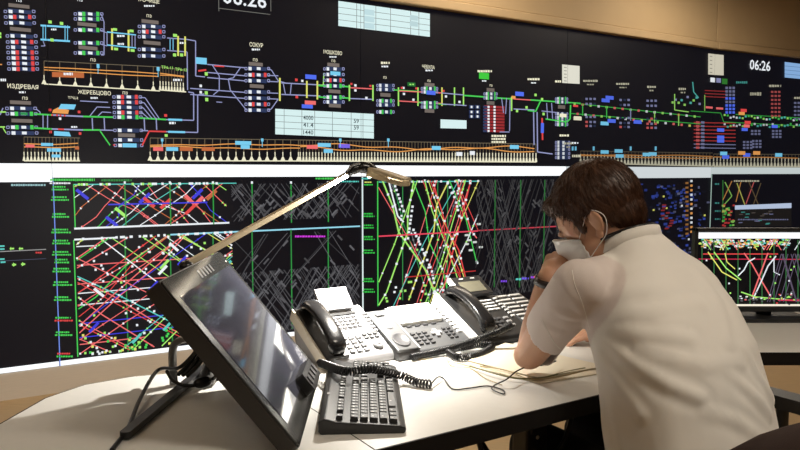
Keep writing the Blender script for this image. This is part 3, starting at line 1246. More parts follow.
# second column: the big time-distance graph
t0 = TS[1]
bandrect(t0, t0 + .006, Z_LOW, zy(50, 178), rgb(120, 150, 240))
Vl(73.5, 184, 228, 1.2, C_GRN)
g.bars(72, 179.8, 44, 2.6, C_GRN)
g.bars(116, 180.2, 30, 2.4, rgb(40, 130, 60))
g.bars(60, 183.2, 21, 2, C_W)
for y, w, c2 in ((188.3, 16, C_GRN), (198.6, 18, C_GRN), (215.5, 17, C_GRN), (231, 19, C_GRN), (242, 18, C_GRN), (253.3, 19, C_GRN), (261, 15, C_GRN),
                 (270, 19, C_GRN), (283.5, 19, C_GRN), (298.5, 18, C_GRN), (319, 18, C_RED), (333.5, 18, C_GRN), (354.8, 16, C_GRN)):
    x = 58.5 + (y - 188) * .03
    g.bars(x, y - 1.5, w * .8, 1.9, C_GRN if y < 350 else C_RED)
    g.bars(x + 1, y + 1.3, w, 1.9, c2)
tl, tr = tx(74.5, 200), tx(231, 200)
tm = tx(226, 200)
zt, zb = zy(74, 184.5), zy(74, 228.5)
for i, c in enumerate([C_PINK, C_PINK, C_W, C_PINK, C_BRN, C_BRN, C_PINK, C_W, C_DBL, C_PINK, C_GRN, C_BRN, C_W, C_PINK, C_TEAL, C_DBL, C_W, C_PINK, C_BRN, C_LIME, C_PINK]):
    sgn = 1 if i % 2 else -1
    a = tl + (i + .5) / 21 * (tm - tl)
    diag(a, zt, zb, sgn * random.uniform(.18, .42), 1.0, c, tl, tm, 2)
for i in range(11):                       # heavy short strokes
    a, z = random.uniform(tl, tm), random.uniform(zb + .06, zt - .02)
    s = random.choice((-1, 1))
    wseg((a, z), (a + .06 * s, z - .055), 4.0, random.choice((C_BRN, C_RED, C_DBL, C_LIME, C_DBL, C_PINK)), tl, tm)
Hl(108, 204.5, 207, 1.4, C_DBL)
Hl(74, 184.5, 236, 1.0, C_TEAL)
for k in range(30):
    dot(random.uniform(tl, tm), zt, 2.4, random.choice((C_W, C_W, C_LIME)))
Hl(74, 228.5, 229, 1.8, C_W)
Hl(74, 239.5, 116, 1.8, C_W)
Hl(170, 234.6, 359.5, 1.5, rgb(150, 215, 235))
Vl(73.5, 240, 357, 1.2, C_GRN)
for x in (124.5, 169.5, 212.5, 251.5, 290.5, 327.5):
    Vl(x, 182 if x > 200 else 184, 226 - (x - 124) * .02, 1.2, rgb(45, 150, 65))
    Vl(x, 236 - (x - 124) * .04, 352 - (x - 124) * .14, 1.2, rgb(45, 140, 65))
    g.R(x, 182.5, 2, 2.4, C_W)
zt, zb = zy(74, 239.5), zy(74, 356.5)
Hs = [(.06, C_W, .12), (.22, C_PINK, 1), (.38, C_PINK, .6), (.46, C_W, .95), (.56, C_W, .95), (.72, C_DBL, .95), (.84, C_DBL, .9), (.9, C_PINK, .4)]
for f, c, ext in Hs:
    z = zt + (zb - zt) * f
    bt = tl + (tr - tl) * ext
    bandrect(tl, bt, z - .003, z + .003, c)
cols = [C_PINK] * 15 + [C_RED] * 5 + [C_LIME] * 6 + [C_W] * 4 + [C_TEAL] * 2 + [C_DBL] * 1 + [C_YEL] * 3 + [C_GRN] * 2
random.shuffle(cols)
for i, c in enumerate(cols):
    sgn = 1 if i % 2 else -1
    run = sgn * random.uniform(.75, 1.15)
    a = random.uniform(tl - (run if run > 0 else 0) * .9, tr + (-run if run < 0 else 0) * .9)
    diag(a, zt, zb, run, random.choice((1.0, 1.2, 1.4)), c, tl, tr, 4)
for i in range(20):
    a, z = random.uniform(tl, tr), random.uniform(zb + .08, zt - .02)
    s = random.choice((-1, 1))
    wseg((a, z), (a + .05 * s, z - .05), 3.4, random.choice((C_PINK, C_RED, C_LIME, C_TEAL, C_DBL, C_W)), tl, tr)
for i in range(60):
    dot(random.uniform(tl, tr), zb + random.random() ** 2 * .12, 2.4, random.choice((C_W, C_LIME, C_GRN, C_YEL)))
for i in range(70):
    dot(random.uniform(tl, tr), random.uniform(zb, zt), 2.2, random.choice((C_W, C_W, C_LIME)))
for i in range(24):
    dot(random.uniform(tl, tr), zt + .002, 2.4, C_W)
# planned paths still grey
hl, hr = tx(231, 200), TS[2] - .02
hatch(hl, hr, zy(232, 221.5), zy(232, 184), 46, HATCH, 46)
hatch(hl, hr, zb, zt - .26, 90, HATCH, 46, (.25, .4))
hatch(hl, hr, zt - .3, zt - .02, 12, HATCH, 10, (.25, .5))
g.bars(310, 236.3, 31, 2, rgb(210, 60, 225))
g.bars(325, 178.5, 20, 2, C_GRN)
g.bars(346, 181.5, 24, 1.6, C_TEAL)

# third column
t0 = TS[2]
bandrect(t0 - .002, t0 + .012, Z_LOW, zy(360, 177), rgb(225, 240, 240))
Vl(377, 181, 306, 1.1, C_GRN)
for y, w in ((183.5, 9), (215, 11), (226.5, 11), (238, 11), (251.5, 12), (280, 12), (290.5, 12)):
    g.bars(367.5, y - 1.3, w * .8, 1.6, rgb(50, 190, 70) if y > 190 else C_YEL)
    g.bars(368, y + 1.2, w, 1.6, rgb(50, 190, 70))
g.bars(365, 178.6, 8, 2, C_TEAL)
tl, tr = tx(378), tx(477)
zt, zb = zy(378, 180.5), zy(378, 309)
Hl(378, 182, 478, 1.0, C_TEAL)
for k in range(16):
    dot(random.uniform(tl, tr), zt - .01, 2, C_W)
for x in (402, 437, 447):
    Vl(x, 181, 300, .9, rgb(50, 140, 70))
cols = [C_PINK, C_RED, C_PINK, C_RED, C_PINK, C_RED, C_LIME, C_GRN, C_LIME, C_GRN, C_W, C_YEL, C_TEAL, C_LIME, C_RED, rgb(110, 110, 115), rgb(110, 110, 115), C_PINK, C_YEL, rgb(40, 140, 70)]
for i, c in enumerate(cols):
    sgn = 1 if i % 2 else -1
    run = sgn * random.uniform(.3, .6)
    a = tl + random.random() * (tr - tl) - run * .35
    diag(a, zt, zb, run, 1.5 if c in (C_LIME, C_GRN, C_W) else 1.1, c, tl, tr, 4)
# the bold pale paths
for pts, c, w in ((((382, 181), (392, 206), (398, 232), (425, 270), (433, 291), (441, 295)), C_LIME, 1.8),
                  (((413, 181), (407, 215), (407, 232), (386, 292), (378, 305)), C_LIME, 1.6),
                  (((448, 181), (436, 205), (433, 232), (408, 300)), C_YEL, 1.5),
                  (((388, 181), (397, 216), (403, 222)), C_W, 1.8),
                  (((456, 181), (470, 230), (476, 238)), C_PINK, 1.3),
                  (((432, 181), (446, 228), (458, 250), (468, 290)), C_RED, 1.4),
                  (((470, 181), (455, 240), (440, 300)), C_RED, 1.4)):
    g.L(pts, w, c)
    g.dots(pts, 2.2, C_W, 14)
for pts in (((393, 182), (401, 205), (404, 214)), ((412, 228), (431, 270), (434, 286)), ((447, 182), (455, 200), (459, 218)), ((412, 205), (407, 240))):
    g.dots(pts, 2.3, C_W, 4)
for x, y in ((466, 235), (469, 240), (474, 242), (466, 244), (478, 224), (480, 247), (470, 250)):
    g.R(x, y, 4, 2, rgb(210, 215, 210))
for i in range(26):
    dot(random.uniform(tl + .05, tr), zy(437, 292) + random.uniform(-.03, .1), 2.2, random.choice((C_LIME, C_W, C_LIME)))
Hl(378, 236.2, 477, 1.3, rgb(235, 70, 95))
Hl(477, 230.5, 556, 1.2, rgb(190, 60, 75))
Hl(405, 277, 475, 1.0, rgb(190, 50, 50))
hl, hr = tx(475), TS[3] - .01
hatch(hl, hr, zb, zt, 62, rgb(70, 70, 72), 90, (.12, .22))
for x in (494.5, 520, 544):
    Vl(x, 180, 287, 1.1, rgb(40, 105, 50))
for x, c in ((503, rgb(120, 70, 220)), (518, C_TEAL), (524, rgb(110, 90, 230)), (533, rgb(150, 70, 230)), (536, C_PINK)):
    g.bars(x, 281 - (x - 503) * .13, 6, 2.2, c)

# fourth column: dense schematic in dim blue
for i in range(230):
    x, y = random.gauss(676, 17), random.uniform(184, 262)
    if 640 < x < 709:
        g.R(x, y, random.uniform(1.4, 4), random.uniform(1.2, 2.6), d(random.choice((C_BLUE, C_BLUE, C_BLUE, C_LAV, C_NAVY)), random.uniform(.1, .35)))
for i in range(9):
    g.R(random.uniform(645, 705), random.uniform(186, 240), 1.8, 1.8, d(random.choice((C_W, C_LIME, C_YEL)), .7))
for i in range(12):
    g.R(690.5, 181 + i * 4.6, 2.2, 2.2, d(random.choice((C_W, C_OR, C_OR)), .75))
    g.R(686, 183 + i * 4.6, 3, 2, d(C_OR, .3))
for i in range(10):
    g.R(661 + random.random() * 10, 205 + i * 2.6, 4, 1.6, d(C_RED, .25))

# fifth column: a small graph and an open window
bandrect(TS[4], TS[4] + .012, Z_LOW, zy(713, 174), rgb(160, 185, 175))
g.L([(722, 180), (722, 222)], 1.0, rgb(45, 110, 50))
for pts, c in ((((724, 182), (731, 196), (722, 206)), C_LIME), (((731, 181), (722, 200)), C_OR), (((740, 182), (735, 202)), C_OR),
               (((736, 183), (744, 205)), C_YEL), (((753, 182), (745, 204)), C_PINK), (((748, 182), (758, 206)), rgb(120, 100, 70)), (((760, 183), (752, 206)), rgb(120, 100, 70))):
    g.L(pts, 1.1, d(c, .45))
g.bars(746, 181, 26, 1.8, d(C_CREAM, .4))
for i in range(40):
    g.R(random.uniform(722, 733), random.uniform(204, 226), 2.2, 1.8, d(random.choice((C_LIME, C_GRN, C_YEL, C_RED)), .45))
for y in (184, 203, 211, 219):
    g.bars(716.5, y, 5, 1.8, d(C_TEAL, .3))
g.Q([(734, 226), (790.5, 226), (790.5, 204), (734, 206)], rgb(22, 20, 20))
g.Q([(734, 209.6), (790.5, 208), (790.5, 203), (734, 205.4)], rgb(175, 190, 215))
g.bars(762, 219.5, 50, 1.4, d(C_LAV, .35))
for i in range(18):
    g.R(random.uniform(737, 772), random.uniform(211, 226), 4, 1.0, d(random.choice((C_LAV, C_TEAL, C_GREY)), .35))

PANEL_LABEL = {
    (0, 1): 'leftmost display of the upper row, showing the tall block of red-marked station tracks',
    (1, 1): 'upper row display showing the white table at the top and a cut-off clock',
    (2, 1): 'upper row display with a small white box and a red-rowed station block',
    (3, 1): 'upper row display right above and beside the seated operator\'s head',
    (4, 1): 'rightmost display of the upper row, showing a white clock reading 06:26',
    (0, 0): 'nearly empty dark display at the far left of the lower row',
    (1, 0): 'lower row display with dense coloured diagonal lines behind the tilted monitor',
    (2, 0): 'lower row display with red and green crossing lines behind the telephones',
    (3, 0): 'lower row display with dim blue schematic, mostly hidden by the operator',
    (4, 0): 'rightmost lower display with a small open window, behind the far desktop monitor',
}
for r in (0, 1):
    for i in range(5):
        z0, z1 = (Z_LOW, Z_MID) if r == 0 else (Z_MID, Z_TOP)
        c = wall_pt((TS[i] + TS[i + 1]) / 2, z0)
        t = thing('video_wall_display', PANEL_LABEL[(i, r)], 'display', c, 0, 'displays of the video wall')
        e0, e1 = TS[i] + (.0006 if i != 4 else .0012), TS[i + 1] - .0006
        b = wall_slab(e0, e1, z0 + .0006, z1 - .0006, -.004, -.115)
        b.v = [tuple(Vector(p) - c) for p in b.v]
        b.build('display_housing', 'black', t)
        b = wall_slab(e0 + .001, e1 - .001, z0 + .0012, z1 - .0012, 0.0, -.006)
        b.v = [tuple(Vector(p) - c) for p in b.v]
        scr = b.build('screen', 'wall_screen', t)
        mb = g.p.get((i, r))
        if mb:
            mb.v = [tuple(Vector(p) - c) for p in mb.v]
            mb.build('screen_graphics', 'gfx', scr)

# ================================================================== DESKS
DZ = 0.74
DU = Vector((0.842, 0.540, 0)).normalized()
DN = Vector((-DU.y, DU.x, 0))
DANG = math.atan2(DU.y, DU.x)
CORNER = Vector((-0.045, 1.228, 0))


def offset_poly(poly, dist):
    """grow a counter-clockwise polygon outward"""
    out = []
    n = len(poly)
    for i in range(n):
        a, b, c = Vector(poly[i - 1]), Vector(poly[i]), Vector(poly[(i + 1) % n])
        d0, d1 = (b - a).normalized(), (c - b).normalized()
        n0, n1 = Vector((d0.y, -d0.x)), Vector((d1.y, -d1.x))
        m = (n0 + n1)
        m = m / max(m.length_squared, .2) * 2
        out.append(b + m * dist)
    return out


def worktop(parent, poly, base, zt=DZ, th=.038):
    p = [(q[0] - base.x, q[1] - base.y) for q in poly]
    MB().prism(p, zt - .006, zt).build('worktop_surface', 'desk', parent)
    mb = MB()
    big = offset_poly([Vector(q) for q in p], .004)
    mb.prism([tuple(q) for q in big], zt - th, zt - .0062)
    # raised edge band standing 1 mm proud all round
    n = len(p)
    rim = []
    for q in p:
        rim.append((q[0], q[1], zt - .0003))
    ring_o = [(q.x, q.y) for q in big]
    vs = [(x, y, zt - .0063) for x, y in ring_o] + [(x, y, zt - .0003) for x, y in ring_o] + rim
    fs = []
    for i in range(n):
        j = (i + 1) % n
        fs.append((i, j, n + j, n + i))
        fs.append((n + i, n + j, 2 * n + j, 2 * n + i))
    mb.add(vs, fs)
    mb.build('edge_band', 'edge', parent, label='thick black edge band')


def pt(s, dpt):
    q = CORNER + DU * s + DN * dpt
    return (q.x, q.y)


# --- main desk along the video wall
SE = 1.10
main_poly = [pt(.002, .002), pt(SE, 0), pt(SE, .78), pt(.25, .78), pt(.002, .70)]
b = Vector((0.35, 1.75, 0))
md = thing('console_desk', 'cream laminate console desk with black edge carrying the telephones', 'desk', b)
worktop(md, main_poly, b)


def leg_frame(parent, base, s, d0, d1):
    mb = MB()
    R = Matrix.Rotation(DANG, 4, 'Z')
    c = CORNER + DU * s - base
    T = Matrix.Translation((c.x, c.y, 0)) @ R
    mb.box((0, (d0 + d1) / 2, .355), (.045, d1 - d0, .07), T=Matrix.Translation((0, 0, .315)) @ T)
    mb.box((0, d0 + .03, .36), (.065, .05, .66), T=T)
    mb.box((0, d1 - .03, .36), (.065, .05, .66), T=T)
    mb.box((0, (d0 + d1) / 2, .02), (.07, d1 - d0 + .06, .04), T=T)
    o = mb.build('leg_frame', 'steel_black', parent, .004)
    for k in range(6):
        h = MB()
        h.lathe([(.0001, 0), (.005, 0), (.005, .002), (.0001, .002)], seg=10,
                T=T @ Matrix.Translation((0.0, d0 + .0048, .40 + k * .045)) @ Matrix.Rotation(PI / 2, 4, 'X'))
        h.build('bolt_hole', 'hole', o)


leg_frame(md, b, .50, .10, .66)
leg_frame(md, b, 1.02, .10, .66)
R = Matrix.Rotation(DANG, 4, 'Z')
c = CORNER + DU * .30 + DN * .035 - b
MB().box((0, 0, .700), (.55, .022, .018), T=Matrix.Translation((c.x, c.y, 0)) @ R).build('support_rail', 'panel_tan', md, .002)

# --- left wing of the desk, towards the photographer
wing = [(-0.045, 1.226), pt(0, .70), (-.44, 1.835), (-.56, 1.715), (-.66, 1.680), (-.742, 1.615), (-.785, 1.52), (-.795, 1.353), (-.78, .55), (-.10, .55)]
b2 = Vector((-.45, 1.2, 0))
wd = thing('console_desk', 'cream laminate desk wing with rounded corner under the tilted touch monitor', 'desk', b2)
worktop(wd, wing, b2)
mb = MB()
for x, y in ((-.70, .62), (-.17, .62), (-.70, 1.45), (-.42, 1.70)):
    mb2 = MB().rbox((x - b2.x, y - b2.y, .355), (.05, .05, .71), .008)
    mb2.build('leg', 'steel_black', wd)

# --- neighbouring desk on the right
rb = Vector((1.5, 2.25, 0))
rd = thing('console_desk', 'cream topped desk with black edge on the right behind the seated operator', 'desk', rb)
nd = [(.905, 1.915), (2.3, 1.915), (2.3, 2.62), (.50, 2.62), pt(SE + .004, .62), pt(SE + .004, .005)]
worktop(rd, nd, rb, DZ, .036)
for x, y in ((2.2, 1.98), (2.2, 2.55), (1.0, 2.55)):
    MB().rbox((x - rb.x, y - rb.y, .353), (.05, .05, .706), .008).build('leg', 'steel_black', rd)

# ================================================================== TILTED TOUCH MONITOR
nb, fb = Vector((-.177, 1.206, DZ)), Vector((-.192, 1.668, DZ))       # bottom corners of the front face
nt, ft = Vector((-.424, 1.245, 1.040)), Vector((-.424, 1.668, 1.040))
mid_b, mid_t = (nb + fb) / 2, (nt + ft) / 2
WX = (fb - nb).normalized()
UPV = (mid_t - mid_b)
MH = UPV.length
UPV.normalize()
NV = WX.cross(UPV)
if NV.x < 0:
    NV = -NV
UPV = NV.cross(WX).normalized() if NV.cross(WX).dot(UPV) > 0 else -NV.cross(WX).normalized()
MW = (fb - nb).length
TMON = Matrix((( WX.x, UPV.x, NV.x, 0), (WX.y, UPV.y, NV.y, 0), (WX.z, UPV.z, NV.z, 0), (0, 0, 0, 1)))
mo = thing('touch_monitor', 'dark tilted touch monitor leaning back on the desk at the left', 'monitor', mid_b)
lift = Matrix.Translation((0, 0, .012))
TM_ = lift @ TMON
th = .030
MB().rbox((0, MH / 2, -th / 2 - .003), (MW, MH, th), .012, T=TM_).build('housing', 'dark_brown', mo, .004)
MB().rbox((0, MH / 2, -.0015), (MW - .006, MH - .006, .005), .010, T=TM_).build('front_bezel', 'bezel', mo, .0015)
MB().box((0.004, MH * .50, .0012), (MW - .050, MH - .085, .0012), T=TM_).build('screen', 'glass', mo)
MB().rbox((0, MH * .5, -th - .018), (MW * .6, MH * .6, .034), .02, T=TM_).build('rear_cover', 'black', mo, .006)
lg = MB()
for k in range(5):
    lg.box((-.02 + k * .024, MH - .026, .0013), (.0085, .018, .001), T=TM_)
lg.build('badge_bars', 'silver', mo, label='row of small silver bars on the top bezel')
MB().box((MW / 2 - .02, MH - .03, .0013), (.004, .004, .001), T=TM_).build('status_dot', 'label_white', mo)
# control box on the lower bezel, far end
cb = MB()
cb.rbox((.075, .040, .012), (.13, .045, .022), .006, T=TM_)
cb.build('button_box', 'black', mo, .002)
for k in range(4):
    MB().rbox((.03 + k * .03, .040, .024), (.016, .02, .004), .003, T=TM_).build('button', 'keydark', mo)
# stand: grey arched bracket and black strut
base = mid_b


def rel(p):
    return Vector(p) - base


arch = MB()
ap = onz(180, 378, DZ + .002)
ap = Vector((-.56, 1.735, DZ))
cpts = [Vector((-.53, 1.60, DZ + .006)), Vector((-.53, 1.60, DZ + .085)), Vector((-.515, 1.60, DZ + .108)), Vector((-.485, 1.60, DZ + .112)),
        Vector((-.455, 1.60, DZ + .10)), Vector((-.44, 1.60, DZ + .06)), Vector((-.44, 1.60, DZ + .006))]
for dy in (0, .012):
    arch.tube([rel(p) + Vector((0, dy, 0)) for p in catmull(cpts, 5)], .008, 8)
arch.build('stand_arch', 'grey_metal', mo)
st = MB()
st.tube([rel(p) for p in (Vector((-.46, 1.62, DZ + .012)), Vector((-.40, 1.50, DZ + .12)), Vector((-.36, 1.46, DZ + .17)))], .016, 10)
st.build('stand_strut', 'black', mo)
ft_ = MB()
a, bb = onz(212, 366, DZ), onz(124, 441, DZ)
dv = (bb - a)
ang = math.atan2(dv.y, dv.x)
ft_.rbox((dv.length / 2, 0, .010), (dv.length, .020, .013), .006, T=Matrix.Translation(a - base) @ Matrix.Rotation(ang, 4, 'Z'))
ft_.build('stand_foot', 'black', mo, .004)

# black cables slung behind the monitor
def cable(name, label, pts, r, material='cord', n=8, grp=None, cat='cable'):
    pts = catmull(pts, n)
    c = Vector(pts[0])
    o = MB().tube([p - c for p in pts], r, 8).build(name, material, None, loc=c)
    return tag(o, label, cat, grp)


Zc = DZ + .006
cable('cable', 'black cable falling over the desk from behind the tilted monitor', [onz(112, 450, Zc), onz(128, 428, Zc), onz(140, 405, Zc) + Vector((0, 0, .012)), onz(158, 383, Zc) + Vector((0, 0, .03)),
      Vector((-.50, 1.545, DZ + .06)), Vector((-.465, 1.54, DZ + .09)), Vector((-.44, 1.53, DZ + .125))], .0045)
cable('cable', 'black cable with a moulded lump looping under the tilted monitor', [Vector((-.535, 1.575, DZ + .045)), Vector((-.51, 1.55, DZ + .028)), Vector((-.47, 1.545, DZ + .02)), Vector((-.425, 1.57, DZ + .03)), Vector((-.40, 1.58, DZ + .075))], .0042)
o = MB().ell((0, 0, 0), (.022, .013, .013), R=Matrix.Rotation(.6, 3, 'Z')).build('ferrite_core', 'cord', None, loc=(-.447, 1.556, DZ + .024))
tag(o, 'oval black cable lump under the tilted monitor', 'cable lump')
for k in range(3):
    q = Vector((-.505 + k * .012, 1.565 - k * .006, DZ + .04))
    cable('cable', ['thin black cable knotted by the grey stand arch', 'black cable strand looped in the bundle behind the monitor', 'black cable strand rising behind the monitor side'][k],
          [q, q + Vector((.03, -.01, .03)), q + Vector((.045, .012, .065)), q + Vector((.02, .02, .08)), q + Vector((.05, .03, .10 + .02 * k))], .005)

# ================================================================== DESK LAMP
J = atY(187, 264, 1.56)                      # elbow joint behind the monitor
Hd = atY(348, 174, 1.93)                     # hinge of the head
lb = Vector((-.435, 1.70, DZ))
la = thing('desk_lamp', 'slim champagne desk lamp with black hinge reaching over the telephones', 'lamp', lb)
r_ = lambda p: Vector(p) - lb
MB().lathe([(.0001, 0), (.05, 0), (.05, .012), (.044, .018), (.0001, .018)]).build('lamp_base', 'black', la)
MB().tube([r_(lb + Vector((0, 0, .015))), r_(J + Vector((.01, .02, -.03)))], .011, 12).build('lower_arm', 'black', la)
MB().ell(r_(J + Vector((-.002, 0, -.006))), (.017, .017, .015)).build('elbow_joint', 'black_gloss', la)
ad = (Hd - J)
ax = ad.normalized()
az = Vector((0, 0, 1))
ay = az.cross(ax).normalized()
az = ax.cross(ay)
TA = Matrix(((ax.x, ay.x, az.x, 0), (ax.y, ay.y, az.y, 0), (ax.z, ay.z, az.z, 0), (0, 0, 0, 1)))
TA = Matrix.Translation(r_(J)) @ TA
MB().rbox((ad.length / 2 - .004, 0, 0), (ad.length, .015, .0120), .005, T=TA).build('upper_arm', 'lamp_tan', la, .002)
h1 = atY(371, 169, 1.955)
hg = MB()
hg.tube([r_(p) for p in catmull([Hd + (J - Hd).normalized() * .012, Hd, atY(352, 170, 1.935), atY(361, 167.3, 1.945), h1, atY(374, 172, 1.957)], 5)],
        [.008] * 5 + [.010] * 5 + [.014] * 5 + [.0165] * 5 + [.014] * 5 + [.012], 12)
hg.build('head_hinge', 'black_gloss', la)
MB().tube([r_(p) for p in catmull([atY(347, 171, 1.915), atY(353, 165.5, 1.92), atY(360, 163.5, 1.93)], 5)], .003, 8).build('hinge_trim', 'silver', la)
h2 = atY(407, 179.5, 1.90)
hs = atY(372, 169.5, 1.955)
hd_ = (h2 - hs)
ax = hd_.normalized()
ay = Vector((0, 0, 1)).cross(ax).normalized()
az = ax.cross(ay)
TH = Matrix.Translation(r_(hs)) @ Matrix(((ax.x, ay.x, az.x, 0), (ax.y, ay.y, az.y, 0), (ax.z, ay.z, az.z, 0), (0, 0, 0, 1)))
hl_ = hd_.length
hb = MB()
hb.loft([[TH @ Vector((x, yy * w, zz * h)) for yy, zz in ((-1, -1), (1, -1), (1, .6), (.7, 1), (-.7, 1), (-1, .6))] for x, w, h in ((0, .026, .0075), (hl_ * .5, .028, .006), (hl_, .026, .004))], smooth=False)
hb.build('lamp_head', 'lamp_tan', la, .002)
led = mat('led_strip', (0.9, 0.9, 0.9), 0.4)
lp = led.node_tree.nodes['Principled BSDF']
lp.inputs['Emission Color'].default_value = (1, .95, .86, 1)
lp.inputs['Emission Strength'].default_value = 25
TL = TH @ Matrix.Translation((hl_ * .45, 0, -.0125)) @ Matrix.Rotation(math.radians(24), 4, 'Y')     # the LED board sits at a slant
MB().box((0, 0, 0), (.020, .044, .002), T=TL).build('led_strip', led, la)
for c_, s_ in (((hl_ * .5, .025, -.0125), (hl_ * .98, .003, .013)), ((hl_ * .5, -.025, -.0125), (hl_ * .98, .003, .013)), ((hl_ - .003, 0, -.0125), (.003, .050, .013)), ((.006, 0, -.014), (.003, .050, .016))):
    MB().box(c_, s_, T=TH).build('light_shield', 'lamp_tan', la)
LAMP_POWER = 23.0
ll = bpy.data.lights.new('desk_lamp_light', 'AREA')
ll.shape = 'RECTANGLE'
ll.size, ll.size_y = .020, .044
ll.energy = LAMP_POWER
ll.color = (1.0, .95, .86)
lo = bpy.data.objects.new('desk_lamp_light', ll)
COL.objects.link(lo)
lo.parent = la
lo.matrix_local = TL @ Matrix.Translation((0, 0, -.002))

# ================================================================== KEYBOARD
kx = Vector((-.05, 1, 0)).normalized()                  # along the keyboard, Esc end nearest the camera
kb0 = Vector((-0.072, 1.303, DZ))
KA = math.atan2(kx.y, kx.x)
KL, KD = .430, .168
kb = thing('keyboard', 'black full-size computer keyboard lying in front of the tilted monitor', 'keyboard', kb0 + kx * KL / 2, KA)
kt = Matrix.Rotation(math.radians(4), 4, 'X')
body = MB()
prof = [(-KD / 2, .004), (-KD / 2 + .004, .0), (KD / 2 - .004, .0), (KD / 2, .006), (KD / 2, .026), (KD / 2 - .012, .032), (.048, .0245), (-KD / 2 + .012, .0155), (-KD / 2, .011)]
body.loft([[(x, y, z) for y, z in prof] for x in (-KL / 2, KL / 2)], smooth=False)
body.build('keyboard_shell', 'kb', kb, .003)
keymesh = {}


def kbkey(w, h):
    k = (round(w, 4), round(h, 4))
    if k not in keymesh:
        mb = MB()
        mb.taper((0, 0, .0045), (w - .0022, h - .0022, .009), .80)
        me = mb.mesh('key')
        me.materials.append(M['key'])
        lg = MB().box((-w * .12, h * .12, .0092), (min(.0045, w * .35), .0035, .0003)).mesh('key_legend')
        lg.materials.append(M['key_legend'])
        keymesh[k] = (me, lg)
    return keymesh[k]


def put_key(x, y, w, h):
    me, lg = kbkey(w, h)
    o = bpy.data.objects.new('key', me)
    COL.objects.link(o)
    o.parent = kb
    slope = math.atan2(.0245 - .0155, .048 + KD / 2 - .012)
    z = .0155 + (y + KD / 2 - .012) * math.tan(slope) - .001
    o.location = (x, y, z)
    o.rotation_euler = (slope, 0, 0)
    q = bpy.data.objects.new('key_legend', lg)
    COL.objects.link(q)
    q.parent = o


U = .0180
x0 = -KL / 2 + .012
ys = [-.060, -.041, -.022, -.003, .016]                 # space row .. number row
yF = .0445
x = x0
put_key(x + U / 2, yF, U, .016)
x = x0 + 2 * U
for grp in range(3):
    for k in range(4):
        put_key(x + U / 2, yF, U, .016)
        x += U
    x += U * .5
rows5 = {4: [1] * 13 + [2], 3: [1.5] + [1] * 12 + [1.5], 2: [1.75] + [1] * 11 + [2.25], 1: [2.25] + [1] * 10 + [2.75], 0: [1.25, 1.25, 1.25, 6.25, 1.25, 1.25, 1.25, 1.25]}
for r, ws in rows5.items():
    x = x0
    for w in ws:
        put_key(x + w * U / 2, ys[r], w * U, .0187)
        x += w * U
xn = x0 + 15 * U + .008
for c in range(3):
    put_key(xn + (c + .5) * U, yF, U, .016)
    for r in (4, 3):
        put_key(xn + (c + .5) * U, ys[r], U, .0187)
    put_key(xn + (c + .5) * U, ys[0], U, .0187)
put_key(xn + 1.5 * U, ys[1], U, .0187)
xp = xn + 3 * U + .008
for c in range(4):
    put_key(xp + (c + .5) * U, ys[4], U, .0187)
    if c < 3:
        for r in (3, 2, 1):
            put_key(xp + (c + .5) * U, ys[r], U, .0187)
put_key(xp + 3.5 * U, (ys[3] + ys[2]) / 2, U, .0377)
put_key(xp + 3.5 * U, (ys[1] + ys[0]) / 2, U, .0377)
put_key(xp + U, ys[0], 2 * U, .0187)
put_key(xp + 2.5 * U, ys[0], U, .0187)
MB().rbox((-.06, .072, .0316), (.014, .006, .001), .002).build('maker_mark', 'silver', kb)

# ================================================================== TELEPHONES
def slab(w, d_, hf, hr):
    """tilted desk-phone body: front height hf, rear height hr, returns builder and the top-face frame"""
    mb = MB()
    mb.loft([[(x, 0, 0), (x, d_ * .9, 0), (x, d_, hr * .45), (x, d_ * .985, hr), (x, 0.004, hf), (x, 0, hf * .6)] for x in (0, w)], smooth=False)
    a = math.atan2(hr - hf, d_ * .985 - .004)
    T = Matrix.Translation((0, .004, hf)) @ Matrix.Rotation(a, 4, 'X')
    return mb, T, math.hypot(hr - hf, d_ * .985)


def handset(parent, T, L, w, material):
    rings = []
    n = 22
    for i in range(n + 1):
        f = i / n
        e = abs(2 * f - 1)
        zc = .030 + .018 * (1 - e ** 2.2)
        hh = .0125 + .011 * max(0, e - .62) / .38
        ww = w / 2 * (.80 + .20 * e ** 2)
        if i in (0, n):
            hh, ww = hh * .45, ww * .6
        elif i in (1, n - 1):
            hh, ww = hh * .85, ww * .9
        zc -= .012 * max(0, e - .6) / .4
        ring = []
        for k in range(20):
            a = 2 * PI * k / 20
            ca, sa = math.cos(a), math.sin(a)
            ring.append(Vector((ww * math.copysign(abs(ca) ** .7, ca), (f - .5) * L, zc + hh * math.copysign(abs(sa) ** .7, sa))))
        rings.append(ring)
    o = MB().loft(rings, T).build('handset', material, parent)
    return o


_bm = {}
def button(parent, T, x, y, w, h, material, hgt=.004, z=0.0, name='key'):
    k = (w, h, material, hgt)
    if k not in _bm:
        me = MB().taper((0, 0, hgt / 2), (w, h, hgt), .86).mesh('key')
        me.materials.append(M[material])
        _bm[k] = me
    o = bpy.data.objects.new(name, _bm[k])
    COL.objects.link(o)
    o.parent = parent
    o.matrix_local = T @ Matrix.Translation((x, y, z))
    return o


def slot_strip(parent, T, x, y, n, dx, dy, w, h, material, z=.0005):
    for k in range(n):
        button(parent, T, x + dx * k, y + dy * k, w, h, material, .0025, z)


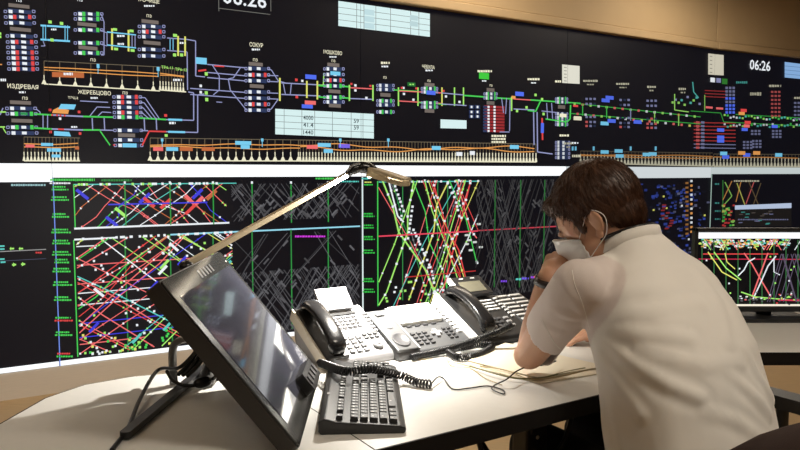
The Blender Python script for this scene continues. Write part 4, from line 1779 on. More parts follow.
# -- silver telephone
p1 = Vector((-.182, 1.728, DZ))
ph = thing('desk_telephone', 'silver-grey desk telephone with dark handset and raised white display, nearest the tilted monitor', 'telephone', p1, DANG)
W1 = .205
mb, T, D_ = slab(W1, .205, .022, .118)
mb.build('phone_body', 'silver', ph, .004)
cr = MB().box((.033, D_ / 2, .004), (.066, D_ - .006, .010), T=T)
cr.build('handset_cradle', 'black', ph, .003)
MB().box((-.003, D_ / 2, -.012), (.006, D_ + .004, .034), T=T).build('cradle_side', 'beige_side', ph, .002, label='pale side panel of the cradle')
handset(ph, T @ Matrix.Translation((.033, D_ * .50, .002)), .212, .054, 'black_gloss')
lcdT = T @ Matrix.Translation((.070, D_ - .030, .006)) @ Matrix.Rotation(math.radians(20), 4, 'X')
fl_ = MB().box((.050, .036, .005), (.100, .074, .010), T=lcdT).build('display_flap', 'silver', ph, .002)
MB().box((.050, .038, .0105), (.090, .058, .0012), T=lcdT).build('display_screen', 'lcd_white', fl_)
MB().box((.052 + .068, D_ - .042, .002), (.100, .010, .004), T=T).build('hinge_slot', 'black', ph)
for r in range(4):
    for c in range(6):
        button(ph, T, .080 + c * .0155, D_ - .058 - r * .0145, .0125, .006, 'keydark' if False else 'keygrey', .004, .001)
        if r < 4:
            button(ph, T, .080 + c * .0155, D_ - .064 - r * .0145, .0115, .0018, 'keydark', .0012, .001, 'key_gap')
for k in range(6):
    button(ph, T, W1 - .012, D_ - .052 - k * .0155, .013, .0075, 'keygrey', .003, .001)
    button(ph, T, W1 - .0115, D_ - .0585 - k * .0155, .011, .002, 'keydark', .0012, .001, 'key_gap')
for r in range(4):
    for c in range(3):
        button(ph, T, .085 + c * .021, .075 - r * .0175, .015, .010, 'keygrey', .005, .001)
        button(ph, T, .085 + c * .021, .0688 - r * .0175, .014, .0022, 'keydark', .0012, .001, 'key_gap')
for r in range(2):
    for c in range(3):
        button(ph, T, .150 + c * .0165, .082 - r * .014, .012, .007, 'silver_dark', .004, .001)
MB().lathe([(.0001, 0), (.0145, 0), (.0145, .006), (.0115, .008), (.0001, .0075)], T=T @ Matrix.Translation((.168, .034, .001))).build('navigation_ring', 'keygrey', ph)
MB().lathe([(.0001, 0), (.006, 0), (.006, .003), (.0001, .003)], seg=16, T=T @ Matrix.Translation((.168, .034, .008))).build('centre_button', 'silver', ph)

# -- grey telephone with a wide white display and an empty cradle
p2 = Vector((-.003, 1.815, DZ))
ph = thing('desk_telephone', 'grey desk telephone with wide white display and an empty handset cradle, between the other two', 'telephone', p2, DANG)
W2 = .255
mb, T, D_ = slab(W2, .185, .020, .095)
mb.build('phone_body', 'silver_dark', ph, .004)
MB().box((.034, D_ / 2, .004), (.066, D_ - .006, .010), T=T).build('handset_cradle', 'silver_dark', ph, .003)
MB().lathe([(.024, 0), (.024, .0035), (.021, .0035), (.0195, .0012), (.0001, .0012)], T=T @ Matrix.Translation((.034, .045, .0085)) @ Matrix.Diagonal((1, 1.25, 1, 1))).build('ear_recess', 'keydark', ph)
MB().box((.034, D_ - .028, .012), (.026, .014, .007), T=T).build('hook_switch', 'silver', ph, .002)
MB().lathe([(.0001, 0), (.010, 0), (.010, .003), (.0001, .003)], seg=16, T=T @ Matrix.Translation((.034, .110, .008))).build('speaker_badge', 'silver', ph)
MB().box((.0685, D_ / 2, .003), (.004, D_, .014), T=T).build('cradle_rib', 'silver', ph, .001)
dp = MB().rbox((.148, D_ - .040, .005), (.148, .085, .012), .006, T=T).build('display_surround', 'white_plastic', ph, .002)
MB().box((.140, D_ - .046, .0115), (.112, .056, .0012), T=T).build('display_screen', 'lcd_white', dp)
for k in range(4):
    button(ph, T, .100 + k * .028, D_ - .090, .017, .0055, 'keydark', .003, .001)
for r in range(4):
    for c in range(3):
        button(ph, T, .090 + c * .0195, .072 - r * .0155, .014, .009, 'keydark', .004, .001)
nav = MB()
nav.rbox((.163, .062, .003), (.034, .012, .006), .004, T=T)
nav.rbox((.163, .062, .0031), (.012, .034, .0062), .004, T=T)
nav.build('navigation_pad', 'keygrey', ph)
for r in range(4):
    for c in range(2):
        button(ph, T, .198 + c * .017, .076 - r * .0145, .012, .008, 'keydark', .004, .001)
for k in range(8):
    button(ph, T, W2 - .013, D_ - .018 - k * .0175, .017, .0095, 'label_white', .003, .001)

# -- black telephone with white side
p3 = Vector((.232, 1.958, DZ))
ph = thing('desk_telephone', 'black desk telephone with white flank and rows of white key strips, beside the operator\'s forearm', 'telephone', p3, DANG)
W3 = .20
mb, T, D_ = slab(W3, .215, .022, .120)
mb.build('phone_body', 'black', ph, .004)
MB().box((.035, D_ / 2, .004), (.066, D_ - .006, .010), T=T).build('handset_cradle', 'black', ph, .003)
MB().box((-.006, D_ / 2, -.016), (.013, D_ + .008, .044), T=T).build('white_flank', 'white_plastic', ph, .003)
handset(ph, T @ Matrix.Translation((.034, D_ * .50, .002)), .215, .055, 'black_gloss')
lcdT = T @ Matrix.Translation((.070, D_ - .040, .006)) @ Matrix.Rotation(math.radians(6), 4, 'X')
fl_ = MB().box((.058, .042, .006), (.118, .088, .012), T=lcdT).build('display_flap', 'black', ph, .002)
MB().box((-.004, .042, .004), (.010, .090, .016), T=lcdT).build('flap_edge', 'white_plastic', ph, .002)
MB().box((.056, .036, .0125), (.086, .048, .0012), T=lcdT).build('display_screen', 'lcd_dim', fl_)
for k in range(2):
    MB().box((.035 + k * .045, .075, .0125), (.016, .004, .0012), T=lcdT).build('flap_mark', 'label_white', fl_)
for r in range(4):
    for c in range(6):
        button(ph, T, .082 + c * .0158, D_ - .060 - r * .0155, .0148, .0062, 'label_white', .003, .001)
for k in range(7):
    button(ph, T, W3 - .012, D_ - .055 - k * .0155, .014, .0065, 'label_white', .003, .001)
for r in range(4):
    for c in range(3):
        button(ph, T, .086 + c * .020, .080 - r * .0175, .015, .010, 'keydark' if c else 'keygrey', .005, .001)
for r in range(3):
    button(ph, T, .155, .080 - r * .0185, .018, .009, 'keygrey', .004, .001)

# -- black key module to its right
p4 = p3 + DU * (W3 + .004)
ph = thing('key_module', 'black telephone key module with slanted rows of white label strips', 'key module', p4, DANG)
mb, T, D_ = slab(.13, .215, .022, .100)
mb.build('module_body', 'black', ph, .004)
MB().box((.0035, D_ / 2, .002), (.004, D_, .008), T=T).build('module_rib', 'silver_dark', ph, .001)
for r in range(8):
    for c in range(2):
        button(ph, T, .035 + c * .058, D_ - .020 - r * .0225, .052, .0075, 'label_white', .003, .001)

# ================================================================== CORDS, WIRES, PAPERS
def coil(name, label, path, R_, r, turns, grp=None):
    path = catmull(path, 12)
    n = len(path)
    cum = [0]
    for a, b_ in zip(path[:-1], path[1:]):
        cum.append(cum[-1] + (b_ - a).length)
    tot = cum[-1]
    pts = []
    N = turns * 10
    j = 0
    for i in range(N + 1):
        s = tot * i / N
        while j < n - 2 and cum[j + 1] < s:
            j += 1
        f = (s - cum[j]) / max(1e-6, cum[j + 1] - cum[j])
        p = path[j].lerp(path[j + 1], f)
        dr = (path[j + 1] - path[j]).normalized()
        u = dr.cross(Vector((0, 0, 1))).normalized()
        w = u.cross(dr)
        a = 2 * PI * turns * i / N
        pts.append(p + u * (R_ * math.cos(a)) + w * (R_ * math.sin(a)))
    c = path[0].copy()
    o = MB().tube([p - c for p in pts], r, 5).build(name, 'cord', None, loc=c)
    return tag(o, label, 'cord', grp)


zc = DZ + .0115
coil('coiled_cord', 'thick black coiled cord in front of the silver telephone, above the keyboard', [Vector((-.195, 1.680, DZ + .035)), onz(345, 371, DZ + .048), onz(372, 369, DZ + .048), onz(400, 375, DZ + .022), onz(416, 382, zc), onz(431, 384, zc)], .0085, .0026, 46)
coil('coiled_cord', 'black coiled cord stretched in front of the grey telephone to the black one', [onz(411, 357, zc), onz(440, 351, DZ + .014), onz(470, 342, DZ + .03), onz(497, 332, DZ + .055), onz(513, 324, DZ + .075)], .0075, .0024, 62)
coil('coiled_cord', 'loop of black coiled cord lying in front of the black telephone', [onz(448, 352, zc), onz(458, 357, zc), onz(472, 356, zc), onz(484, 352, zc), onz(492, 345, DZ + .016), onz(478, 344, DZ + .018), onz(460, 348, zc)], .0075, .0024, 46)

zw = DZ + .003
cable('wire', 'thin black wire with a small loop running from the coiled cord to the elbow', [onz(431, 384, zw + .006), onz(438, 377, zw + .01), onz(444, 379, zw + .002), onz(453, 389, zw), onz(470, 388, zw), onz(488, 386, zw), onz(503, 390, zw), onz(503, 394, zw), onz(492, 389, zw + .003), onz(495, 385, zw + .003),
      onz(507, 379, zw + .016), onz(517, 371, zw + .022), onz(530, 366, zw + .03), onz(545, 365, zw + .026), onz(556, 361, zw + .022)], .0017)
cable('wire', 'thin tan wire lying on the desk in front of the black telephone', [onz(446, 357, zw), onz(452, 366, zw), onz(470, 368, zw), onz(485, 378, zw), onz(502, 385, zw)], .0012, 'tan_wire')
cable('wire', 'long pale wire crossing the desk beside the paper sheets', [onz(415, 359, zw), onz(440, 360, zw), onz(462, 364, zw), onz(485, 368, zw), onz(512, 377, zw), onz(545, 381, zw), onz(575, 377, zw)], .0012, 'tan_wire')
cable('wire', 'olive wire lying under the elbow along the paper edge', [onz(470, 366, zw + .004), onz(490, 372, zw + .008), onz(515, 378, zw + .006), onz(540, 378, zw + .004), onz(565, 372, zw + .004), onz(585, 368, zw + .004)], .0022, 'olive_wire')
cable('wire', 'brown wire bent in a bow next to the elbow', [onz(480, 366, zw + .004), onz(505, 370, zw + .006), onz(530, 379, zw + .004), onz(555, 377, zw + .003), onz(588, 370, zw)], .0018, 'tan_wire')


def sheet(name, label, corners, z, th_, material='paper'):
    c = sum((onz(x, y, z) for x, y in corners), Vector()) / 4
    p = [onz(x, y, z) - c for x, y in corners]
    n_ = 6
    mb = MB()
    vs = []
    for k in (0, 1):
        for j in range(n_ + 1):
            for i in range(n_ + 1):
                f, h = i / n_, j / n_
                q = (p[0] * (1 - f) + p[1] * f) * (1 - h) + (p[3] * (1 - f) + p[2] * f) * h
                q = q + Vector((0, 0, k * th_ + .0012 * math.sin(3 * f + 2 * h + x) * f * h))
                vs.append(q)
    fs = []
    m = (n_ + 1) ** 2
    idx = lambda i, j, k: k * m + j * (n_ + 1) + i
    for j in range(n_):
        for i in range(n_):
            fs.append((idx(i, j, 1), idx(i + 1, j, 1), idx(i + 1, j + 1, 1), idx(i, j + 1, 1)))
            fs.append((idx(i, j + 1, 0), idx(i + 1, j + 1, 0), idx(i + 1, j, 0), idx(i, j, 0)))
    for i in range(n_):
        fs += [(idx(i, 0, 0), idx(i + 1, 0, 0), idx(i + 1, 0, 1), idx(i, 0, 1)), (idx(i + 1, n_, 0), idx(i, n_, 0), idx(i, n_, 1), idx(i + 1, n_, 1)),
               (idx(0, i + 1, 0), idx(0, i, 0), idx(0, i, 1), idx(0, i + 1, 1)), (idx(n_, i, 0), idx(n_, i + 1, 0), idx(n_, i + 1, 1), idx(n_, i, 1))]
    o = mb.add(vs, fs).build(name, material, None, loc=c)
    return tag(o, label, 'paper', 'papers under the elbow')


sheet('paper_sheet', 'cream paper folder under the operator\'s elbow, lowest of the pile', [(462, 365), (540, 384), (612, 372), (520, 345)], DZ + .0008, .003)
sheet('paper_sheet', 'cream sheet with faint blue print lying on the folder by the elbow', [(468, 361), (538, 378), (606, 366), (505, 343)], DZ + .0062, .0016)

# cable hanging below the desk
cable('cable', 'black cable hanging in a bow under the desk edge', [Vector((.13, 1.49, .70)), Vector((.17, 1.50, .66)), Vector((.20, 1.47, .62)), Vector((.23, 1.50, .575)), Vector((.30, 1.55, .565)), Vector((.38, 1.60, .60)), Vector((.42, 1.64, .69))], .006)
cable('cable', 'black cable dropping straight under the desk beside the hanging bow', [Vector((.155, 1.47, .70)), Vector((.175, 1.46, .64)), Vector((.18, 1.45, .57)), Vector((.19, 1.46, .45)), Vector((.20, 1.55, .02))], .006)
# ================================================================== FAR DESKTOP MONITOR
MY = 2.36
bl = atY(691, 311, MY)
mw, mh = .53, .285
mm = thing('desktop_monitor', 'black desktop monitor with coloured crossing lines on the right-hand desk', 'monitor', (bl.x + mw / 2, MY, DZ))
mz = bl.z - DZ
fr = MB()
for c_, s_ in (((0, 0, mz + mh - .006), (mw, .03, .012)), ((0, 0, mz + .009), (mw, .03, .018)), ((-mw / 2 + .006, 0, mz + mh / 2), (.012, .03, mh)), ((mw / 2 - .006, 0, mz + mh / 2), (.012, .03, mh))):
    fr.box(c_, s_)
fr.build('bezel', 'black', mm, .002)
scr = MB().box((0, .004, mz + mh / 2 + .003), (mw - .022, .012, mh - .028)).build('screen', 'mon_screen', mm)
MB().rbox((0, 0, 0), (mw * .9, mh * .8, .03), .02, T=Matrix.Translation((0, .03, mz + mh / 2)) @ Matrix.Rotation(PI / 2, 4, 'X')).build('rear_cover', 'black', mm)
MB().box((0, .035, (mz + mh * .4) / 2 + .005), (.05, .016, mz + mh * .4), ).build('stand_neck', 'black', mm, .003)
MB().rbox((0, .02, .006), (.24, .17, .012), .03).build('stand_base', 'black', mm, .002)
mg = MB()
cnt = [0]


def mpt(px, py, o):
    q = atY(px, py, MY - .002 - .0015 - o)
    return q - Vector((bl.x + mw / 2, MY, DZ))


def mline(pts, w, col):
    for a, b_ in zip(pts[:-1], pts[1:]):
        cnt[0] += 1
        o = cnt[0] * 2e-6
        dx, dy = b_[0] - a[0], b_[1] - a[1]
        L = math.hypot(dx, dy)
        nx, ny = -dy / L * w / 2, dx / L * w / 2
        mg.add([mpt(a[0] - nx, a[1] - ny, o), mpt(b_[0] - nx, b_[1] - ny, o), mpt(b_[0] + nx, b_[1] + ny, o), mpt(a[0] + nx, a[1] + ny, o)], [(0, 1, 2, 3)], col)


def mrect(x, y, w, h, col):
    mline([(x - w / 2, y), (x + w / 2, y)], h, col)


XL, XR = 695.5, 842
mline([(XL, 235.5), (XR, 235.5)], 6, WHT)
mline([(XL, 305.5), (XR, 305.5)], 2.6, rgb(255, 245, 225))
for i in range(200):
    x, y = random.uniform(XL + 3, 790), random.gauss(243, 2.2)
    mrect(x, min(max(y, 239.5), 250), random.uniform(1.2, 4), 1.3, random.choice((C_W, C_YEL, C_LIME, C_PINK, C_TEAL, C_W, C_OR)))
for i in range(26):
    x = random.uniform(702, 835)
    s = random.choice((-1, 1))
    mline([(x, 239), (x + 7 * s, 250)], .8, random.choice((C_YEL, C_LIME, C_PINK, C_W, HATCH)))
mline([(703, 254), (778, 254)], 1.1, C_RED)
mline([(XL + 3, 259), (XR, 259.5)], 1.0, rgb(190, 40, 70))
for x in range(700, 842, 12):
    mline([(x + 2, 240), (x + 2, 304)], .9, rgb(55, 115, 65))
for pts, c, w in ((((708, 252), (722, 272), (737, 280)), C_YEL, 1.2), (((714, 252), (726, 268), (741, 280)), C_LIME, 1.2), (((725, 253), (727, 262), (735, 269)), C_YEL, 1),
                  (((744, 253), (752, 264), (761, 280), (771, 297)), C_PINK, 1.3), (((768, 253), (761, 272), (752, 297)), C_PINK, 1.4), (((776, 256), (768, 266), (761, 282), (753, 299)), C_W, 1.3),
                  (((755, 258), (748, 262), (744, 270), (738, 276)), C_W, 1.2), (((774, 258), (774, 272), (780, 275)), C_W, 1), (((741, 292), (756, 297), (790, 300)), C_LIME, 1.2), (((778, 300), (842, 301)), rgb(220, 60, 90), 1.5)):
    mline(pts, w, c)
for i in range(70):
    mrect(random.uniform(738, 842), random.gauss(299, 3), 2, 1.2, random.choice((C_W, C_LIME, C_YEL, C_RED, C_PINK)) if i % 2 else HATCH)
for i in range(26):
    x = random.uniform(776, 842)
    s = random.choice((-1, 1))
    mline([(x, 254), (x + 14 * s, 302)], .8, rgb(90, 80, 100))
for i in range(24):
    mrect(random.uniform(700, 840), random.uniform(256, 302), 1.6, 1.6, random.choice((C_W, C_LIME, C_W)))
mg.v = [(min(max(v[0], -mw / 2 + .0115), mw / 2 - .0115), v[1], v[2]) for v in mg.v]
mg.build('screen_graphics', 'gfx', scr)

# ================================================================== OFFICE CHAIR
F2 = DN.copy()
R2 = DU.copy()
PEL = Vector((.640, 1.425, .50))
ch = thing('office_chair', 'dark brown office chair under the seated operator', 'chair', (PEL.x, PEL.y, 0), DANG)
MB().rbox((0, .03, .415), (.48, .46, .07), .07).build('seat', 'chair', ch, .02, 3)
bk = MB()
rings = []
for i in range(9):
    f = i / 8
    xx = (f - .5) * .44
    yy = -.245 + .05 * (2 * abs(f - .5)) ** 2
    hw = .105 * (1 - .35 * (2 * abs(f - .5)) ** 4)
    rings.append([(xx, yy - .028 * math.cos(a), .705 + hw * math.copysign(abs(math.sin(a)) ** .6, math.sin(a))) for a in [2 * PI * k / 16 for k in range(16)]])
bk.loft(rings)
bk.build('backrest', 'chair', ch)
MB().tube(catmull([(0, -.10, .37), (0, -.26, .37), (0, -.31, .45), (0, -.285, .64)], 6), .018, 10).build('back_bracket', 'black', ch)
for s in (-1, 1):
    a_ = MB()
    az0 = .715 if s > 0 else .585                       # the left armrest is set low
    a_.tube(catmull([(s * .20, .0, .37), (s * .285, .0, .39), (s * .29, .0, .47), (s * .29, .0, az0 - .02)], 5), .014, 10)
    o = a_.build('arm_support', 'black', ch)
    MB().rbox((s * .29, .02, az0), (.055, .25, .03), .025).build('armrest', 'black', ch, .008)
MB().tube([(0, 0, .09), (0, 0, .38)], .028, 14).build('gas_column', 'black', ch)
for k in range(5):
    a = 2 * PI * k / 5 + .3
    MB().tube([(.03 * math.cos(a), .03 * math.sin(a), .11), (.29 * math.cos(a), .29 * math.sin(a), .075)], [.024, .014], 10).build('base_arm', 'black', ch)
    w = MB()
    for dd in (-.012, .012):
        w.lathe([(.0001, -.008), (.026, -.008), (.028, 0), (.026, .008), (.0001, .008)], seg=16,
                T=Matrix.Translation((.29 * math.cos(a) - dd * math.sin(a), .29 * math.sin(a) + dd * math.cos(a), .028)) @ Matrix.Rotation(a, 4, 'Z') @ Matrix.Rotation(PI / 2, 4, 'X'))
    w.tube([(.29 * math.cos(a), .29 * math.sin(a), .028), (.29 * math.cos(a), .29 * math.sin(a), .078)], .008, 8)
    w.build('caster', 'black', ch)

# ================================================================== THE OPERATOR
pe = thing('person', 'person in a white short-sleeved shirt and face mask leaning on an elbow at the desk', 'person', (PEL.x, PEL.y, 0))
pb = Vector((PEL.x, PEL.y, 0))

# head frame
HF = Vector((-.84, .54, 0)).normalized()
tilt = math.radians(35)
HR = Vector((HF.y, -HF.x, 0))
HFd = (HF * math.cos(tilt) + Vector((0, 0, -1)) * math.sin(tilt)).normalized()
HU = HR.cross(HFd).normalized()
if HU.z < 0:
    HU = -HU
HO = atY(603.5, 224, 1.63)                                   # between the ears
TH_ = Matrix(((HR.x, HFd.x, HU.x, HO.x), (HR.y, HFd.y, HU.y, HO.y), (HR.z, HFd.z, HU.z, HO.z), (0, 0, 0, 1)))
H3 = TH_.to_3x3()
hp = lambda x, y, z: TH_ @ Vector((x, y, z))

C7 = Vector((.540, 1.580, 1.050))
SHL = Vector((.385, 1.475, 1.000))
SHR = Vector((.675, 1.675, .970))
ELB = atY(531, 353, 1.665)
WRI = atY(549, 277, 1.635)
ELR = Vector((.790, 1.950, .800))
WRR = Vector((.62, 1.985, .785))


def head_shapes(mb, infl=0.0, full=True):
    e = lambda c, r: mb.ell(hp(*c), tuple(q + infl for q in r), R=H3)
    e((0, -.012, .054), (.078, .100, .090))
    e((0, .030, .030), (.070, .066, .080))
    if not full:
        return
    e((0, .040, -.028), (.060, .056, .070))
    e((0, .060, -.078), (.036, .034, .030))                # chin
    for s in (-1, 1):
        e((s * .040, .020, -.055), (.024, .045, .034))     # jaw
        e((s * .040, .066, -.012), (.022, .020, .018))     # cheek
        e((s * .026, .086, .030), (.024, .012, .008))      # brow
    mb.capsule(hp(0, .090, .022), hp(0, .106, -.018), .007, .012)   # nose
    e((0, .098, -.022), (.016, .012, .009))
    e((0, .092, -.048), (.022, .010, .0055))
    e((0, .090, -.058), (.020, .010, .006))
    for s in (-1, 1):                                      # ears
        a = Matrix.Rotation(s * .35, 3, 'Z') @ Matrix.Rotation(-.2, 3, 'X')
        mb.ell(hp(s * .082, -.012, .004), (.0070, .015, .026), R=H3 @ a)
        mb.ell(hp(s * .089, -.020, .010), (.0050, .012, .021), R=H3 @ a)
        mb.ell(hp(s * .080, -.004, -.022), (.006, .010, .012), R=H3)


body = MB()
head_shapes(body)
body.capsule(hp(0, -.022, -.02), C7 + Vector((-.015, .02, -.01)), .056, .062)
body.capsule(hp(0, -.01, -.05), C7 + Vector((-.03, .045, -.04)), .050, .055)
# trunk below the shirt
sp = [Vector((.630, 1.435, .54)), Vector((.612, 1.46, .70)), Vector((.585, 1.495, .86)), Vector((.550, 1.555, .97))]
for a, b_, r0, r1 in zip(sp[:-1], sp[1:], (.10, .10, .105), (.10, .105, .085)):
    for s in (-.055, 0, .055):
        body.capsule(a + R2 * s, b_ + R2 * s, r0, r1)
body.capsule(sp[-1], C7, .08, .06)
body.capsule(C7 + Vector((-.02, .02, -.065)), SHL, .045, .046)
body.capsule(C7 + Vector((-.02, .02, -.065)), SHR, .045, .046)
# left arm, propped on its elbow
body.capsule(SHL, SHL.lerp(ELB, .5), .052, .047)
body.capsule(SHL.lerp(ELB, .5), ELB, .047, .037)
body.ell(ELB + Vector((-.004, .008, -.008)), (.037, .037, .034))
fm = ELB.lerp(WRI, .35) + Vector((.004, .004, .0))
body.capsule(ELB, fm, .036, .040)
body.capsule(fm, WRI, .040, .0265)
# right arm along the desk
body.capsule(SHR, ELR, .052, .038)
body.capsule(ELR, ELR.lerp(WRR, .4), .039, .038)
body.capsule(ELR.lerp(WRR, .4), WRR, .038, .026)
# legs
HIPS = [PEL + R2 * s * .09 + Vector((0, 0, .015)) for s in (-1, 1)]
KNEES = [PEL + R2 * (s * .10 + .04) + F2 * .44 + Vector((0, 0, .03)) for s in (-1, 1)]
ANK = [PEL + R2 * (s * .10 + .05) + F2 * .46 + Vector((0, 0, -.41)) for s in (-1, 1)]
for hpnt, kn, an in zip(HIPS, KNEES, ANK):
    body.capsule(hpnt, kn, .078, .055)
    body.capsule(kn, kn.lerp(an, .35), .054, .054)
    body.capsule(kn.lerp(an, .35), an, .054, .036)
    body.capsule(an + Vector((0, 0, -.02)), an + F2 * .14 + Vector((0, 0, -.05)), .034, .026)
body.capsule(HIPS[0], HIPS[1], .095, .095)


def finger(mb, root, dirs, lens, r):
    p = root
    for dv_, L, rr in zip(dirs, lens, (1, .93, .85)):
        q = p + dv_ * L
        mb.capsule(p, q, r * rr, r * rr * .93, 12)
        p = q


def hand(mb, wrist, hdir, palm, side, curl, scale=1.0):
    """hdir wrist->knuckles, palm = palm normal, side = towards the thumb"""
    side = (side - hdir * side.dot(hdir)).normalized()
    palm = (palm - hdir * palm.dot(hdir) - side * palm.dot(side)).normalized()
    k = scale
    kn = wrist + hdir * .088 * k
    mb.capsule(wrist, wrist + hdir * .03 * k, .026 * k, .028 * k)
    for s in (-.030, -.010, .010, .028):
        mb.capsule(wrist + hdir * .018 * k + side * s * .6 * k, kn + side * s * k, .015 * k, .0125 * k, 12)
    mb.capsule(wrist + hdir * .02 * k + side * .018 * k + palm * .006 * k, wrist + hdir * .05 * k + side * .03 * k + palm * .014 * k, .018 * k, .014 * k, 12)
    c1, c2, c3 = curl
    rot = lambda an: (hdir * math.cos(an) + palm * math.sin(an)).normalized()
    for i, (s, L) in enumerate(((.030, 1.0), (.010, 1.08), (-.011, 1.02), (-.031, .82))):
        sp_ = side * (s * .10)
        finger(mb, kn + side * s * k, [(rot(c1) + sp_).normalized(), (rot(c1 + c2) + sp_).normalized(), (rot(c1 + c2 + c3)).normalized()],
               [.043 * L * k, .026 * L * k, .021 * L * k], (.0095 if i < 3 else .0082) * k)
    tb = wrist + hdir * .040 * k + side * .032 * k + palm * .012 * k
    finger(mb, tb, [(hdir * .8 + side * .35 + palm * .5).normalized(), (hdir * .8 - side * .1 + palm * .6).normalized(), (hdir * .6 - side * .4 + palm * .7).normalized()],
           [.036 * k, .028 * k, .022 * k], .0105 * k)


# left hand: loose fist against the mask
mouth = hp(0, .105, -.045)
hdL = (atY(558, 255, 1.69) - WRI).normalized()
toward = (mouth - WRI).normalized()
hand(body, WRI, hdL, (HR * .35 - HFd * .75 + Vector((0, 0, .1))).normalized(), Vector((.7, -.6, .5)), (math.radians(62), math.radians(85), math.radians(50)), .92)
# right hand: flat on the desk
hdR = (Vector((.54, 2.000, .772)) - WRR).normalized()
hand(body, WRR, hdR, Vector((0, 0, -1)), Vector((-.3, 1, 0)), (math.radians(12), math.radians(18), math.radians(15)), .95)

me = remesh(body, .0034, 5, .5)
sk = link('body', me, 'skin')
me.transform(Matrix.Translation(-pb))
sk.parent = pe
headbvh = BVHTree.FromPolygons([v.co + pb for v in me.vertices], [tuple(p.vertices) for p in me.polygons])

# eyes
for s in (-1, 1):
    MB().ell(hp(s * .031, .078, .012) - pb, (.0125, .0125, .0125)).build('eye', 'eye', pe)
    MB().ell(hp(s * .031, .0888, .011) - pb, (.0050, .0024, .0050), R=H3).build('iris', 'iris', pe)
    MB().tube([hp(s * .031 + dx * .016, .087 - abs(dx) * .004, .033 + .004 * (1 - dx * dx)) - pb for dx in (-1, -.5, 0, .5, 1)], .0022, 6).build('eyebrow', 'hair', pe)

# ---- hair
hm = MB()
head_shapes(hm, .010, False)
hm.ell(hp(0, -.045, .010), (.066, .062, .070), R=H3)
hm.ell(hp(0, .062, .100), (.056, .036, .026), R=H3)        # fringe
hme = remesh(hm, .0035, 8)
inv = TH_.inverted()


def hairline(y, x):
    pts = [(-.2, -.058), (-.075, -.056), (-.045, -.046), (-.028, -.012), (-.018, .026), (.012, .028), (.020, -.004), (.030, -.002), (.036, .040), (.055, .066), (.075, .080), (.2, .084)]
    for (a, za), (b_, zb_) in zip(pts[:-1], pts[1:]):
        if a <= y <= b_:
            return za + (zb_ - za) * (y - a) / (b_ - a)
    return pts[-1][1]


bm = bmesh.new()
bm.from_mesh(hme)
kill = []
for f in bm.faces:
    c = inv @ f.calc_center_median()
    if c.z < hairline(c.y, c.x) + .004 * noise.noise(c * 90):
        kill.append(f)
bmesh.ops.delete(bm, geom=kill, context='FACES')
bmesh.ops.delete(bm, geom=[v for v in bm.verts if not v.link_faces], context='VERTS')
cr_ = Vector((0, -.055, .14))
for v in bm.verts:
    c = inv @ v.co
    rad = Vector((c.x - cr_.x, c.y - cr_.y))
    an = math.atan2(rad.y, rad.x)
    v.co += (TH_.to_3x3() @ Vector((c.x, c.y, c.z - .04)).normalized()) * (.0008 * math.sin(an * 46 + 8 * noise.noise(c * 30)) + .0014 * noise.noise(c * 38))
hs_mesh = bpy.data.meshes.new('hair')
bm.to_mesh(hs_mesh)
hairpts = [(f.calc_center_median().copy(), f.normal.copy()) for f in bm.faces]
edge_pts = [((e.verts[0].co + e.verts[1].co) / 2) for e in bm.edges if e.is_boundary]
bm.free()
hs_mesh.transform(Matrix.Translation(-pb))
for p in hs_mesh.polygons:
    p.use_smooth = True
hair = link('hair', hs_mesh, 'hair', pe)
sol = hair.modifiers.new('solid', 'SOLIDIFY')
sol.thickness = .006
sol.offset = -1
# loose strands lying along the comb direction
st = MB()
random.seed(3)
crown = TH_ @ Vector((0, -.05, .142))


def strand(p, nrm, L, lift, wd):
    cc = inv @ p
    flow = (p - crown)
    if cc.y > .01:
        flow = flow + HFd * .10
    if cc.z < .10:
        flow = flow - HU * .12
    flow = flow - nrm * flow.dot(nrm)
    if flow.length < 1e-5:
        return
    flow.normalize()
    flow = (flow + Vector((random.uniform(-1, 1), random.uniform(-1, 1), random.uniform(-1, 1))) * .10).normalized()
    sd = flow.cross(nrm).normalized() * wd
    a = p - flow * L * .3 - nrm * .001
    b_ = p + flow * L * .25 + nrm * (.0012 + lift)
    c_ = p + flow * L * .7 + nrm * (lift * 1.3 - .0006)
    st.add([a - sd - pb, a + sd - pb, a + nrm * wd - pb, b_ - sd - pb, b_ + sd - pb, b_ + nrm * wd - pb, c_ - pb],
           [(0, 1, 4, 3), (1, 2, 5, 4), (2, 0, 3, 5), (3, 4, 6), (4, 5, 6), (5, 3, 6)], None, True)


for k in range(4600):
    p, n_ = random.choice(hairpts)
    strand(p, n_, random.uniform(.018, .036), random.uniform(-.0008, .0004), .0004)
for p in edge_pts:
    n_ = (p - (TH_ @ Vector((0, 0, .04)))).normalized()
    for _ in range(2):
        strand(p + n_ * -.001, n_, random.uniform(.008, .015), -.001, .0005)
so_ = st.build('hair_strands', 'hair', hair)
so_['kind'] = 'stuff'

# ---- face mask
NA, NZ = 28, 18
grid = []
for j in range(NZ + 1):
    rowp = []
    for i in range(NA + 1):
        f = i / NA * 2 - 1
        zf = j / NZ
        az_ = f * math.radians(66)
        ztop = .034 - .040 * abs(f) ** 1.3
        zbot = -.104 + .050 * abs(f) ** 1.6
        z = zbot + (ztop - zbot) * zf
        o_ = hp(.22 * math.sin(az_), .02 + .22 * math.cos(az_), z)
        dr = (hp(0, .02, z * .9) - o_).normalized()
        hit, nn, _, _ = headbvh.ray_cast(o_, dr, .25)
        r_hit = (inv @ hit) if hit else Vector((.05 * math.sin(az_), .02 + .06 * math.cos(az_), z))
        rowp.append(Vector((r_hit.x, r_hit.y, z)))
    grid.append(rowp)
